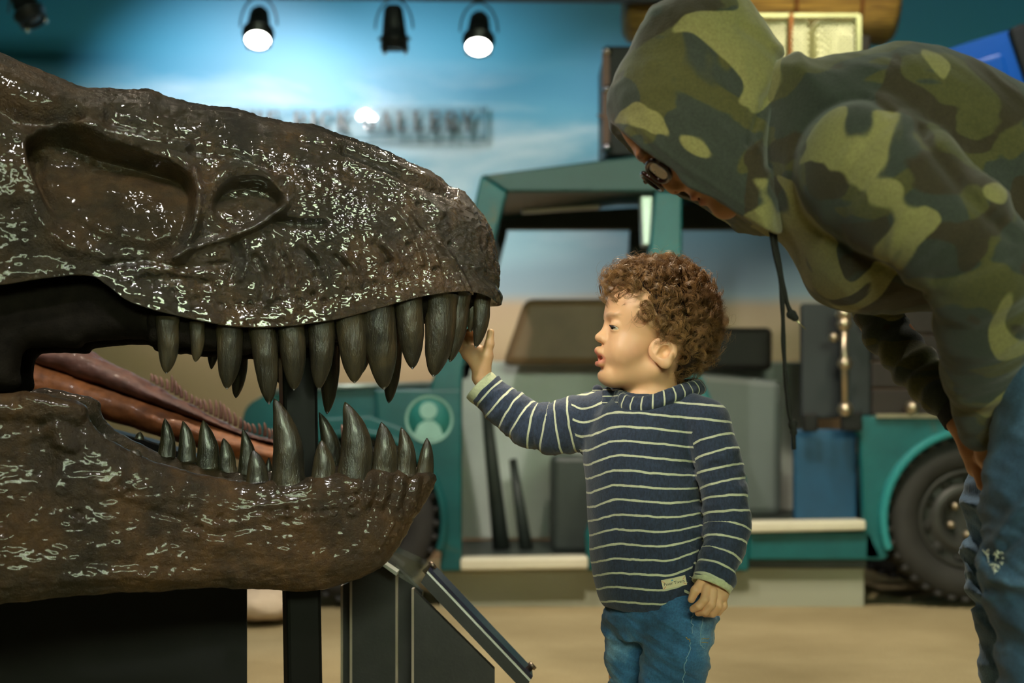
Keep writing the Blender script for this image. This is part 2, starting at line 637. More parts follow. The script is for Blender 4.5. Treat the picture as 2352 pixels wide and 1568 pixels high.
plate('floor', (-4.2, -3.6, -0.1), (4.6, 7.0, 0.0), M['floor'])
plate('ceiling', (-4.2, -3.6, 3.2), (4.6, 7.0, 3.3), M['ceiling'])
plate('wall_back', (-4.2, YB, 0.0), (4.6, 7.0, 3.2), M['mural'])
plate('wall_left', (-4.3, -3.6, 0.0), (-4.2, 7.0, 3.2), M['darkwall'])
plate('wall_right', (4.6, -3.6, 0.0), (4.7, 7.0, 3.2), M['darkwall'])
WX0, WX1, WZ0, WZ1 = -0.5, 2.3, 1.95, 2.95
for lo_, hi_ in (((-4.2, -3.7, 0.0), (WX0, -3.6, 3.2)), ((WX1, -3.7, 0.0), (4.6, -3.6, 3.2)), ((WX0, -3.7, 0.0), (WX1, -3.6, WZ0)), ((WX0, -3.7, WZ1), (WX1, -3.6, 3.2))):
    plate('wall_front', lo_, hi_, M['darkwall'])
# the high window behind the camera: trees and bright sky outside
t = NT('trees_and_sky_outside')
n_ = t.noise(3.2, 5, 0.65, 0.4)
c_ = t.ramp(n_, [(0.40, (0.03, 0.06, 0.02)), (0.47, (0.35, 0.50, 0.18)), (0.53, (0.80, 1.0, 0.68)), (0.58, (1.0, 1.0, 1.0))])
t.set(Base_Color=(0, 0, 0, 1), Roughness=1.0, Emission_Color=c_, Emission_Strength=WINDOW)
struct(MB().box((WX0 - .6, -4.25, WZ0 - .5), (WX1 + .6, -4.2, WZ1 + .5)).build('backdrop_outside', t.m))
wf = MB()
for x in np.linspace(WX0, WX1 - .06, 5): wf.box((x, -3.68, WZ0), (x + .06, -3.62, WZ1))
for z in (WZ0, (WZ0 + WZ1) / 2 - .03, WZ1 - .06): wf.box((WX0, -3.68, z), (WX1, -3.62, z + .06))
struct(wf.build('window_1', M['black']))

# ------------------------------------------------------------------ the gallery sign on the mural wall
M['letter'] = simple('dark_letter_paint', (0.02, 0.028, 0.03), 0.4)
GLY = {   # strokes in a unit cell: x0, y0, x1, y1, thickness
    'T': [(.5, 0, .5, 1, .2), (0, .96, 1, .96, .09), (.03, .78, .03, 1, .07), (.97, .78, .97, 1, .07), (.28, .03, .72, .03, .07)],
    'H': [(.2, 0, .2, 1, .2), (.8, 0, .8, 1, .2), (.2, .5, .8, .5, .08), (.02, .03, .38, .03, .07), (.62, .03, .98, .03, .07), (.02, .97, .38, .97, .07), (.62, .97, .98, .97, .07)],
    'E': [(.22, 0, .22, 1, .2), (.05, .04, .95, .04, .08), (.05, .96, .92, .96, .08), (.22, .52, .7, .52, .08), (.93, 0, .93, .24, .07), (.9, .78, .9, 1, .07), (.7, .4, .7, .64, .07)],
    'P': [(.22, 0, .22, 1, .2), (.02, .03, .46, .03, .07), (.05, .96, .7, .96, .08), (.22, .44, .7, .44, .08), (.7, .96, .9, .8, .12), (.9, .82, .9, .6, .2), (.9, .62, .7, .44, .12)],
    'I': [(.5, 0, .5, 1, .24), (.2, .03, .8, .03, .07), (.2, .97, .8, .97, .07)],
    'C': [(.12, .3, .12, .7, .2), (.12, .7, .4, .97, .12), (.12, .3, .4, .03, .12), (.38, .96, .75, .96, .08), (.38, .04, .75, .04, .08), (.75, .96, .92, .8, .1), (.75, .04, .94, .22, .1), (.93, .7, .93, 1, .06)],
    'K': [(.2, 0, .2, 1, .2), (.02, .03, .4, .03, .07), (.02, .97, .4, .97, .07), (.28, .45, .85, .97, .09), (.42, .58, .85, .03, .2), (.66, .97, 1, .97, .07), (.62, .03, 1, .03, .07)],
    'G': [(.12, .3, .12, .7, .2), (.12, .7, .4, .97, .12), (.12, .3, .4, .03, .12), (.38, .96, .75, .96, .08), (.38, .04, .8, .04, .08), (.75, .96, .92, .8, .1), (.82, .04, .82, .45, .2), (.6, .45, 1, .45, .07)],
    'A': [(.1, 0, .5, 1, .09), (.5, 1, .85, 0, .21), (.24, .34, .7, .34, .08), (-.04, .03, .28, .03, .07), (.64, .03, 1.04, .03, .07)],
    'L': [(.25, 0, .25, 1, .2), (.05, .04, .95, .04, .08), (.05, .97, .5, .97, .07), (.93, 0, .93, .3, .07)],
    'R': [(.2, 0, .2, 1, .2), (.02, .03, .42, .03, .07), (.05, .96, .65, .96, .08), (.2, .5, .65, .5, .08), (.65, .96, .83, .82, .12), (.83, .84, .83, .64, .19), (.83, .66, .65, .5, .12), (.55, .5, .88, .03, .2), (.78, .03, 1.02, .03, .07)],
    'Y': [(.5, 0, .5, .5, .2), (.12, .97, .5, .45, .2), (.5, .45, .88, .97, .09), (.28, .03, .72, .03, .07), (-.03, .97, .3, .97, .07), (.7, .97, 1.03, .97, .07)],
}


def lettering(text, x0, z0, y, h, adv, th, wide=0.72):
    out = []; x = x0
    for ch in text:
        mb = MB()
        if ch == ' ': x += adv * 0.62; continue
        w = adv * wide if ch != 'I' else adv * wide * 0.6
        for (a, b, c, d, t) in GLY[ch]:
            p = np.array([x + a * w, 0, z0 + b * h]); q = np.array([x + c * w, 0, z0 + d * h])
            u = unit(q - p); n = np.array([-u[2], 0, u[0]]) * t * h * 0.42
            mb.prism([p + n + [0, y, 0], p - n + [0, y, 0], q - n + [0, y, 0], q + n + [0, y, 0]], (0, th, 0))
        out.append(mb)
        x += adv * (1.0 if ch != 'I' else 0.66)
    return out, x


ys = YB - 0.06
zs0 = P(0, 300, ys)[2]; hh = P(0, 256, ys)[2] - zs0
xl = P(538, 0, ys)[0]; xr = P(1098, 0, ys)[0]
_, xe = lettering('THE PICK GALLERY', 0, 0, 0, hh, 1.0, 0.01)
adv = (xr - xl) / xe
sg = empty('gallery_sign', ((xl + xr) / 2, YB, zs0 - 0.03), 'clear wall sign with dark serif lettering reading THE PICK GALLERY, on the sky mural', 'sign')
for mb in lettering('THE PICK GALLERY', xl, zs0, ys - 0.012, hh, adv, 0.02)[0]: mb.build('letter', M['letter'], sg)
MB().box((xl - 0.05, ys + 0.012, zs0 - 0.035), (xr + 0.04, ys + 0.022, zs0 + hh + 0.03), 0.003).build('acrylic_panel', M['acrylic'], sg, label='clear acrylic backing panel')
M['panel_edge'] = simple('tinted_panel_edge', lin(52, 104, 116)[:3], 0.3)
for lo_, hi_ in (((xr + .034, -.035), (xr + .042, hh + .03)), ((xl - .05, -.041), (xr + .042, -.033))):
    MB().box((lo_[0], ys + .008, zs0 + lo_[1]), (hi_[0], ys + .024, zs0 + hi_[1])).build('panel_edge', M['panel_edge'], sg, label='tinted edge of the clear panel')
for px, dz in ((xl - .03, hh + .015), (xr + .02, hh + .015), (xl - .03, -.02), (xr + .02, -.02)):
    MB().lathe([(0.004, 0), (0.004, 0.038)], (px, ys + 0.02, zs0 + dz), (0, 1, 0), 12).build('standoff', M['black'], sg, True)

# ------------------------------------------------------------------ track and track lamps
YT = 5.6
M['railm'] = simple('track_rail_paint', (0.01, 0.011, 0.012), 0.5)
a = P(300, -8, YT + 0.15); b = P(1480, 6, YT - 0.1)
rl = empty('lighting_track', tuple((a + b) / 2), 'long black lighting track hung over the mural, carrying three lamps', 'lighting track')
u = unit(b - a); A = a - u * 1.2; Bq = b + u * 0.25
n = np.array([-u[1], u[0], 0]) * 0.02; a0z, b0z = a[2], b[2]
MB().prism([A - n, A + n, A + n + [0, 0, .05], A - n + [0, 0, .05]], Bq - A).build('rail', M['railm'], rl)
for s in (0.1, 0.5, 0.9):
    c = A + (Bq - A) * s + [0, 0, .05]
    MB().tube([c, [c[0], c[1], 3.2]], 0.006, 8).build('hanger_rod', M['railm'], rl, True)
M['lampblack'] = simple('lamp_housing_black', (0.016, 0.018, 0.02), 0.42)
M['chromebit'] = simple('bright_screw', (0.7, 0.68, 0.68), 0.25, 1.0)
M['lens_off'] = simple('unlit_lens', (0.03, 0.04, 0.045), 0.1)


def track_lamp(px, py, tilt, roll, lit, label, L=0.155, r=0.055, clips=True, alone=False):
    """px, py: picture place of the housing's middle; tilt: how far the lens turns to the viewer"""
    yr_ = YT if alone else float(np.interp(CX + F * A[0] / A[1] if False else px, [300, 1480], [YT + .15, YT - .1]))
    c = P(px, py, yr_)
    ax = unit([math.sin(roll), -math.sin(tilt), -math.cos(tilt)])
    rt = empty('track_lamp', tuple(c), label, 'spotlight', 'lamps on the lighting tracks')
    m = MB().lathe([(0.0, -L * .62), (r * .5, -L * .6), (r * .68, -L * .5), (r * .82, -L * .1), (r * .9, L * .18), (r * 1.16, L * .2), (r * 1.16, L * .26), (r * .98, L * .28), (r * 1.02, L * .5), (r * .9, L * .5), (r * .86, L * .36)], c, ax, 28)
    m.build('housing', M['lampblack'], rt, True)
    MB().lathe([(0.0001, L * .40), (r * .6, L * .41), (r * .9, L * .43), (r * .9, L * .47), (0.0001, L * .475)], c, ax, 28).build('lens', M['lamp_on'] if lit else M['lens_off'], rt, True)
    u1 = unit(np.cross(ax, [0, 1, 0])); u2 = np.cross(ax, u1)
    yk = []
    for t in np.linspace(0, math.pi, 15):
        yk.append(c + u1 * math.cos(t) * r * 1.35 + np.array([0, 0, 1]) * math.sin(t) * L * .75 + np.array([0, 0, 0.004]))
    MB().tube(yk, 0.006, 8, flat=0.6).build('yoke', M['lampblack'], rt, True)
    top = yk[7]
    MB().tube([top, [top[0], top[1], (P(0, -75, YT)[2] if alone else float(np.interp(px, [300, 1480], [a0z, b0z]))) - .001]], 0.013, 10).build('stem', M['lampblack'], rt, True)
    if clips:
        for s in (-0.75, 0.75):
            q = c + ax * L * .5 + u1 * s * r - u2 * r * .45
            MB().lathe([(0.0001, -.012), (.009, -.008), (.009, .012), (0.0001, .016)], q, ax, 10).build('lens_clip', M['chromebit'], rt, True, label='bright lens clip')
        q = c + u1 * r * .8 - u2 * r * .5 + ax * L * .16
        MB().lathe([(0.0001, 0), (.009, .002), (.007, .012), (0.0001, .014)], q, -u2, 10).build('thumb_screw', M['chromebit'], rt, True, label='bright thumb screw')
    return rt


track_lamp(594, 62, 0.55, 0.05, True, 'lit black track lamp hanging leftmost of the three on the track over the sign')
track_lamp(905, 68, -0.12, 0.02, False, 'unlit black track lamp hanging between the two lit lamps')
track_lamp(1100, 76, 0.52, -0.02, True, 'lit black track lamp nearest the camouflage hood')
track_lamp(58, 12, 0.1, 0.55, False, 'unlit black track lamp by itself in the dark upper left corner', alone=True)
a = P(-160, -75, YT); b = P(210, -75, YT)
r2 = MB().box((a[0], YT - .02, a[2]), (b[0], YT + .02, a[2] + .05)).build('lighting_track', M['railm'])
tag(r2, 'short black lighting track holding the lone unlit lamp', 'lighting track')

# ------------------------------------------------------------------ the teal expedition truck
YK = 4.93
TW = 0.95      # its width


def T(px, py, dy=0.0): return P(px, py, YK + 0) + np.array([0, dy, 0])


def teal(name, a, b, rough=0.42):
    t = NT(name)
    c = t.ramp(t.noise(3.5, 5, 0.6), [(0.35, a), (0.65, b)])
    rust = t.ramp(t.noise(7, 6, 0.7, 0.5), [(0.60, (0, 0, 0)), (0.72, (0.55,) * 3)])
    t.set(Base_Color=t.mix(rust, c, lin(96, 84, 40)), Roughness=rough)
    t.bump(t.noise(40, 3), 0.1)
    return t.m


M['teal'] = teal('teal_truck_paint', lin(6, 80, 82), lin(14, 102, 104))
M['teal_dark'] = teal('teal_roof_paint', lin(12, 62, 60), lin(16, 72, 70))
M['teal_light'] = teal('teal_arch_paint', lin(36, 128, 132), lin(52, 146, 148), 0.3)
M['blue_in'] = simple('blue_inner_panel', lin(18, 72, 104)[:3], 0.5)
M['grey_in'] = simple('grey_inner_panel', lin(206, 212, 204)[:3], 0.5, 0.0, 0.08, 3)
M['grey_seat'] = simple('grey_seat_vinyl', lin(104, 112, 108)[:3], 0.5, 0.0, 0.08, 3)
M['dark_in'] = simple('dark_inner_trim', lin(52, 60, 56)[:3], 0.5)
M['brown_seat'] = simple('brown_leather', lin(130, 100, 68)[:3], 0.5, 0.0, 0.15, 5)
M['tread'] = simple('bright_step_tread', lin(222, 216, 190)[:3], 0.35, 0.0, 0.05)
M['plinth'] = simple('grey_plinth_paint', lin(160, 162, 142)[:3], 0.7, 0.0, 0.07, 2)
M['rubber'] = simple('tyre_rubber', (0.028, 0.027, 0.024), 0.75, 0.0, 0.25, 8, 0.2, 60)
M['rim'] = simple('dark_steel_rim', (0.05, 0.05, 0.045), 0.5, 0.3)
M['stake'] = simple('dark_brown_boards', lin(38, 28, 22)[:3], 0.6, 0.0, 0.3, 4)
M['stake2'] = simple('dark_slate_boards', lin(36, 42, 44)[:3], 0.6, 0.0, 0.2, 4)
M['bronze'] = simple('polished_post_metal', lin(190, 175, 150)[:3], 0.3, 0.9)
M['silver'] = simple('silver_trim', lin(170, 180, 175)[:3], 0.35, 0.6)
M['seal'] = simple('pale_seal_paint', lin(140, 184, 172)[:3], 0.5)
M['sealbg'] = simple('seal_teal_paint', lin(40, 118, 112)[:3], 0.5)

tr = empty('truck', tuple(T(1500, 1395, TW / 2) * [1, 1, 0]), 'old teal expedition truck with open cab and dark rear stake bed, parked before the mural', 'truck')


def flat(name, pts, m, th=0.05, dy=0.0, bevel=0.008, label=None, parent=tr):
    return MB().prism([T(x, y, dy) for x, y in pts], (0, th, 0)).build(name, m, parent, False, label, bevel=bevel)


def arc(cx, cy, r, a0, a1, n=20): return [(cx + r * math.cos(t), cy - r * math.sin(t)) for t in np.radians(np.linspace(a0, a1, n))]


WR = (2228, 1192, 188); WF = (817, 1195, 188)
flat('roof_header', [(1105, 402), (1465, 357), (1700, 348), (1985, 348), (1985, 440), (1165, 440)], M['teal_dark'], 0.07)
flat('windshield_pillar', [(1105, 402), (1165, 440), (1062, 850), (1060, 900), (985, 900), (1000, 850)], M['teal'], 0.07)
flat('cowl_panel', [(860, 893), (1060, 893), (1060, 1312), (1010, 1312)] + arc(WF[0], WF[1], 200, -8, 75), M['teal'], 0.05, 0.0)
flat('door_pillar', [(1505, 440), (1567, 440), (1567, 760), (1715, 1100), (1720, 1195), (1720, 1312), (1350, 1312), (1345, 1230), (1470, 800)], M['teal'], 0.07)
flat('rear_quarter', [(1935, 955), (2352, 955)] + [(2460, 955), (2460, 1285), (2424, 1285)] + arc(WR[0], WR[1], 205, -27, 205, 40) + [(2030, 1285), (1985, 1285), (1985, 1195), (1975, 1000)], M['teal'], 0.05)
flat('sill_panel', [(1720, 1222), (2000, 1222), (2030, 1286), (1720, 1286)], M['teal'], 0.06)
flat('step_tread', [(1058, 1281), (1350, 1277), (1350, 1304), (1058, 1308)], M['tread'], 0.12, -0.03)
flat('step_tread', [(1718, 1197), (1985, 1193), (1985, 1216), (1718, 1222)], M['tread'], 0.12, -0.03)
flat('roof_panel', [(1105, 402), (1465, 357), (1700, 348), (1985, 348), (1985, 362), (1465, 372), (1120, 415)], M['teal_dark'], TW - .02, 0.02)
# bonnet with a rounded nose
bon = catmull([(640, 893), (1000, 886), (1010, 960), (1000, 1010), (760, 1010), (600, 1040), (545, 1030), (548, 945), (590, 908)], 6)
flat('bonnet', bon, M['teal'], TW - 0.2, 0.1, 0.012)
MB().tube([T(620, 898, .08), T(760, 886, .08), T(1000, 879, .08)], 0.009, 8).build('bonnet_trim', M['silver'], tr, True, label='pale trim line along the bonnet top')
flat('front_fender', [(560, 1040), (600, 990), (690, 962), (850, 955), (930, 985)] + arc(WF[0], WF[1], 205, 52, 165, 20) + [(560, 1150)], M['teal'], 0.2, -0.01)
flat('arch_lip', arc(WR[0], WR[1], 212, -20, 200, 40) + arc(WR[0], WR[1], 195, 200, -20, 40), M['teal_light'], 0.05, -0.04)
flat('arch_lip', arc(WF[0], WF[1], 212, -20, 200, 40) + arc(WF[0], WF[1], 195, 200, -20, 40), M['teal'], 0.05, -0.03)


def wheel(c, dy, lab=None):
    cx, cy, r = c
    C = T(cx, cy, dy + 0.09); R = r * YK / F
    w = MB()
    prof = [(R * .60, -.06), (R * .66, -.085), (R * .80, -.095), (R * .93, -.085), (R * .985, -.06), (R, -.03), (R, .03), (R * .985, .06), (R * .9, .085), (R * .66, .08), (R * .6, .06)]
    w.lathe(prof, C, (0, 1, 0), 64, caps=False)
    tb = w
    for k in range(36):
        t = 2 * math.pi * k / 36
        for s in (-1, 1):
            d = np.array([math.cos(t + s * .04), 0, math.sin(t + s * .04)]); tg = np.array([-d[2], 0, d[0]])
            p = C + d * R * .955 + np.array([0, s * .055, 0])
            q = []
            for (i, j) in ((-1, -1), (1, -1), (1, 1), (-1, 1)):
                q.append(p + tg * i * .0105 + np.array([0, j * .035, 0]))
            tb.prism(q, d * R * .062)
    w.build('tyre', M['rubber'], tr, True)
    rm = MB().lathe([(R * .62, -.05), (R * .60, -.075), (R * .565, -.075), (R * .55, -.04), (R * .47, -.03), (R * .42, -.055), (R * .30, -.06), (R * .27, -.03), (R * .12, -.03), (0.0001, -.03), ], C, (0, 1, 0), 48, caps=False).build('rim', M['rim'], tr, True)
    for k in range(10):
        t = 2 * math.pi * (k + .3) / 10
        d = np.array([math.cos(t), 0, math.sin(t)])
        MB().lathe([(0.0001, -.047), (.020, -.046), (.022, -.04), (.022, -.03)], C + d * R * .485, (0, 1, 0), 12).build('rim_slot', M['rubber'], rm, True)
    for k in range(5):
        t = 2 * math.pi * (k + .5) / 5 + 0.4
        d = np.array([math.cos(t), 0, math.sin(t)])
        MB().lathe([(0.0001, -.055), (.012, -.053), (.014, -.03)], C + d * R * .20, (0, 1, 0), 8).build('lug_nut', M['bronze'], rm, True)


wheel(WR, 0.0); wheel(WF, 0.0)
wheel(WR, TW - .2); wheel(WF, TW - .2)
MB().box(T(1010, 1402, 0.06), T(1995, 1306, TW - .05), 0.004).build('plinth', M['plinth'], tr)
# inside of the cab
FD = TW - 0.05
flat('far_header', [(1105, 402), (1985, 352), (1985, 440), (1165, 440)], M['dark_in'], 0.05, FD)
flat('far_pillar', [(1105, 402), (1165, 440), (1062, 850), (1000, 850)], M['dark_in'], 0.05, FD)
flat('far_pillar', [(1496, 440), (1572, 440), (1640, 1280), (1450, 1280)], M['dark_in'], 0.05, FD)
flat('far_door', [(1040, 798), (1500, 798), (1500, 1280), (1040, 1280)], M['grey_in'], 0.05, FD)
flat('far_door', [(1570, 800), (1985, 800), (1985, 1280), (1570, 1280)], M['grey_in'], 0.05, FD)
flat('cab_floor', [(1010, 1285), (1995, 1285), (1995, 1306), (1010, 1306)], M['dark_in'], TW - .05, 0.03, 0)
flat('cab_floor', [(1720, 1200), (1985, 1200), (1985, 1222), (1720, 1222)], M['dark_in'], TW - .1, 0.03, 0)
flat('roof_bow', [(1200, 452), (1395, 440), (1395, 428), (1200, 440)], M['silver'], 0.04, 0.35)
flat('pillar_trim', [(1472, 440), (1507, 440), (1500, 560), (1478, 560)], M['silver'], 0.05, 0.06)
st = flat('seat', [(1210, 640), (1440, 640), (1440, 815), (1150, 815)], M['brown_seat'], 0.10, 0.70, 0.03, 'brown seat back')
flat('seat_base', [(1275, 1050), (1440, 1050), (1440, 1285), (1275, 1285)], M['dark_in'], 0.4, 0.3, 0.02)
flat('seat', [(1610, 840), (1850, 862), (1850, 1200), (1610, 1200)], M['grey_seat'], 0.12, 0.42, 0.03)
flat('luggage_box', [(1690, 720), (1850, 720), (1850, 830), (1690, 830)], M['stake'], 0.2, 0.62, 0.02)
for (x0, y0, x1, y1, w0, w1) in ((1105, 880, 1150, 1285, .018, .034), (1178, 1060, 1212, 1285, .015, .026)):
    MB().tube([T(x0, y0, .5), T(x1, y1, .45)], [w0, w1], 14).build('shadow_bar', M['dark_in'], tr, True)  # dark bars standing in for shadows on the grey far door
# rear bed
flat('inner_quarter', [(1838, 985), (1985, 985), (1985, 1200), (1838, 1200)], M['blue_in'], 0.04, 0.10)
flat('bed_headboard', [(1855, 690), (1945, 690), (1945, 960), (1855, 960)], M['stake2'], 0.04, 0.10)
flat('stake_board', [(1940, 640), (2010, 640), (2010, 955), (1940, 955)], M['stake2'], 0.05, 0.05)
for k in range(5):
    y = 640 + k * 63
    flat('stake_board', [(2010, y), (2480, y), (2480, y + 61), (2010, y + 61)], M['stake'], 0.05, 0.05)
flat('bracket', [(1845, 948), (1880, 948), (1880, 992), (1845, 992)], M['black'], 0.03, 0.0)
flat('bracket', [(1928, 945), (1976, 945), (1976, 990), (1928, 990)], M['black'], 0.03, -0.035)
flat('bed_rail', [(2010, 950), (2470, 950), (2470, 960), (2010, 960)], M['bronze'], 0.05, -0.02, 0.002)
MB().tube([T(1934, 715, -.03), T(1936, 950, -.03)], 0.012, 12).build('bed_post', M['bronze'], tr, True)
for (x, y, r) in ((1934, 722, .030), (1934, 745, .028), (1936, 836, .027), (1937, 940, .028), (1910, 776, .018), (1994, 736, .03), (2090, 936, .026)):
    MB().lathe([(0.0001, -r), (r * .7, -r * .7), (r, 0), (r * .7, r * .7), (0.0001, r)], T(x, y, -.03), (0, 0, 1), 16).build('post_knob', M['bronze'], tr, True)
# round seal on the cowl: ring, field and a bust in pale paint
sl = MB().lathe([(0.0001, -.004), (.079, -.004), (.079, .0)], T(986, 963, 0), (0, 1, 0), 40).build('door_seal', M['sealbg'], tr, True, label='round pale seal with a bust')
MB().lathe([(.083, -.006), (.083, -.002), (.074, -.002), (.074, -.006), (.083, -.006)], T(986, 963, 0), (0, 1, 0), 40, caps=False).build('seal_ring', M['seal'], sl, True)
e = MB()
e.lathe([(0.0001, -.008), (.030, -.008), (.030, -.002)], T(984, 943, 0), (0, 1, 0), 24)
e.prism([T(x, y, -.008) for x, y in [(950, 1000), (962, 975), (976, 966), (996, 966), (1010, 978), (1018, 1000), (1000, 1010), (970, 1010)]], (0, .006, 0))
e.build('seal_figure', M['seal'], sl)

# ------------------------------------------------------------------ things on the roof
YR = YK + 0.1
zroof = T(0, 348)[2]
tk = empty('travel_trunk', tuple(P(1470, 345, YR)), 'black travel trunk with bright metal corners on the truck roof, behind the hood', 'trunk')
MB().box(P(1390, 345, YR) * [1, 1, 0] + [0, 0, zroof + .006], P(1570, 105, YR) + [0, .4, 0], 0.008).build('body', M['black'], tk)
M['strap'] = simple('brown_leather_strap', lin(92, 56, 38)[:3], 0.5)
MB().box(P(1384, 345, YR - .006), P(1400, 110, YR - .006) + [0, .03, 0]).build('edge_strip', M['strap'], tk)
for (x, y) in ((1395, 118), (1395, 206), (1395, 338), (1568, 118), (1568, 338)):
    MB().lathe([(0.0001, -.022), (.014, -.018), (.019, 0), (.014, .01)], P(x, y, YR), (0, 1, 0), 14).build('corner_cap', M['chromebit'], tk, True, label='bright metal corner')
MB().prism([P(1372, 262, YR - .01), P(1388, 262, YR - .01), P(1480, 335, YR - .01), P(1466, 345, YR - .01)], (0, .03, 0)).build('strap', M['strap'], tk)

t = NT('straw_bundle')
c = t.ramp(t.noise(9, 5, 0.6, 0.3, (0.6, 6, 14)), [(0.3, lin(96, 60, 22)), (0.7, lin(206, 160, 70))])
t.set(Base_Color=c, Roughness=0.6); t.bump(t.noise(30, 4, .6, 0, (.5, 5, 8)), 0.8, 0.01)
M['straw'] = t.m
M['rope'] = simple('brown_rope', lin(120, 70, 24)[:3], 0.8)
yb = YR + 0.70
bd = empty('bamboo_roll', tuple(P(1740, 86, yb)), 'big golden brown rolled reed bundle lying across the crates on the truck roof', 'bundle')
r = (P(0, -90, yb)[2] - P(0, 88, yb)[2]) / 2
cz = P(0, -2, yb)
aL = P(1432, 8, yb); aR = P(2050, 8, yb)
pr = [(0.0001, 0), (r * .8, .0), (r * .97, .02), (r, .1), (r * 1.02, .4), (r * .97, .7), (r * 1.0, aR[0] - aL[0] - .14), (r * 1.06, aR[0] - aL[0] - .03), (r * .9, aR[0] - aL[0]), (r * .4, aR[0] - aL[0] - .02), (0.0001, aR[0] - aL[0] - .03)]
MB().lathe(pr, aL, (1, 0, 0), 40).build('reed_roll', M['straw'], bd, True)
for x in (1500, 1813, 1960):
    q = P(x, 8, yb)
    MB().tube([q + np.array([0, math.cos(t), math.sin(t)]) * (r * 1.03) for t in np.linspace(0, 2 * math.pi, 40, endpoint=False)], 0.008, 8, close=True).build('binding_rope', M['rope'], bd, True)

# wire mesh crate under the roll
M['wire'] = simple('galvanised_wire', lin(150, 150, 110)[:3], 0.4, 0.6)
M['sack'] = simple('cream_cloth', lin(240, 236, 200)[:3], 0.8, 0.0, 0.06, 6, 0.3, 30, 0.01)
yc = YR + 0.02
c0 = P(1590, 345, yc) * [1, 1, 0] + [0, 0, zroof + .014]; c1 = P(1972, 36, yc); D = 0.42
wc = empty('wire_crate', (float((c0[0] + c1[0]) / 2), yc + D / 2, float(c0[2])), 'wire mesh crate on the truck roof filled with bright cream cloth', 'crate')
fr = MB()
for x in (c0[0], c1[0]):
    for y in (yc, yc + D):
        fr.box((x - .008, y - .008, c0[2]), (x + .008, y + .008, c1[2]))
for z in (c0[2], (c0[2] + c1[2]) / 2 + .02, c1[2]):
    for y in (yc, yc + D): fr.box((c0[0], y - .006, z - .006), (c1[0], y + .006, z + .006))
    for x in (c0[0], c1[0]): fr.box((x - .006, yc, z - .006), (x + .006, yc + D, z + .006))
fr.build('frame', M['wire'], wc)
ms = MB()
st_ = 0.022
wd = c1[0] - c0[0]; ht = c1[2] - c0[2]
for s in (-1, 1):
    k = -int(ht / st_) - 1
    while k * st_ < wd + ht:
        x0 = k * st_
        pa, pb = [], []
        # clip the diagonal to the panel
        t0, t1 = 0.0, ht
        if s > 0:
            lo_ = max(0, -x0); hi_ = min(ht, wd - x0)
            if hi_ > lo_: ms.tube([[c0[0] + x0 + lo_, yc, c0[2] + lo_], [c0[0] + x0 + hi_, yc, c0[2] + hi_]], 0.0019, 4, cap=False)
        else:
            lo_ = max(0, x0 - wd); hi_ = min(ht, x0)
            if hi_ > lo_: ms.tube([[c0[0] + x0 - lo_, yc, c0[2] + lo_], [c0[0] + x0 - hi_, yc, c0[2] + hi_]], 0.0019, 4, cap=False)
        k += 1
ms.build('wire_mesh', M['wire'], wc)
wb = MB().box(P(1500, 345, YR + .52) * [1, 1, 0] + [0, 0, zroof + .006], P(2000, 0, YR + .52) * [1, 1, 0] + [0, .33, P(0, 89, yb)[2] - .035], .006)
tag(wb.build('wooden_box', M['stake']), 'dark wooden box under the reed bundle, behind the wire crate', 'box')
q = P(1815, 90, yc - .012)
MB().tube([P(1818, 32, yc - .012), q, P(1816, 345, yc - .012)], 0.008, 8).build('rope_tie', M['rope'], wc, True)
for i, (x, w_, h0) in enumerate(((1652, 58, 330), (1778, 62, 342), (1906, 58, 338))):
    f = Field(); cc = P(x, 215, yc + D * .5)
    f.box(cc + [0, 0, .02], (.094, .19, .225), None, .035).ell(cc + [0.02, -.13, .10], (.07, .07, .10), k=.03).ell(cc + [-.02, -.13, -.06], (.07, .07, .09), k=.03)
    v, qd = f.mesh(0.01, post=lambda d, p: d + 0.008 * perlin(p * 14))
    v[:, 2] = np.clip(v[:, 2], c0[2] + .012, c1[2] - .01); v[:, 0] = np.clip(v[:, 0], max(c0[0] + .012, cc[0] - .0955), min(c1[0] - .012, cc[0] + .0955)); v[:, 1] = np.clip(v[:, 1], yc + .012, yc + D - .012)
    tag(obj('cloth_bundle', v, qd, M['sack']), ['cream cloth bundle in the wire crate, closest to the black trunk', 'middle cream cloth bundle in the wire crate, behind the rope tie', 'cream cloth bundle in the wire crate, at the end towards the blue container'][i], 'bundle', 'cloth in the wire crate')

# blue container on the rear load
M['blue'] = simple('blue_plastic', (0.003, 0.10, 0.48), 0.28, 0.0, 0.1, 3, 0.02, 30, Coat_Weight=0.3)
bl = empty('storage_container', tuple(P(2290, 345, YK + .15)), 'bright blue plastic container with a dark end, on the load behind the bent adult', 'container')
yq = YK + .12
MB().prism(catmull([tuple(P(x, y, yq)) for x, y in [(2150, 340), (2135, 175), (2150, 130), (2180, 112), (2300, 74), (2330, 68), (2352, 80), (2420, 330), (2400, 345), (2170, 347)]], 5), (0, .4, 0)).build('body', M['blue'], bl, False, bevel=.02)
MB().prism([P(x, y, yq - .012) for x, y in [(2205, 150), (2305, 120), (2352, 290), (2225, 300)]], (0, .03, 0)).build('side_panel', M['blue'], bl, False, bevel=.012)
MB().prism([P(x, y, yq - .02) for x, y in [(2318, 66), (2350, 52), (2400, 60), (2460, 345), (2410, 345)]], (0, .44, 0)).build('lid', M['black'], bl, False, 'dark end lid', bevel=.01)
# load floor that carries them
flat('roof_rack', [(1985, 346), (2480, 346), (2480, 356), (1985, 356)], M['stake'], TW - .1, 0.05, 0)
for x in (2030, 2440):
    for dy in (.08, TW - .1):
        MB().box(T(x, 640, dy), T(x + 16, 352, dy + .03)).build('rack_post', M['stake'], tr)

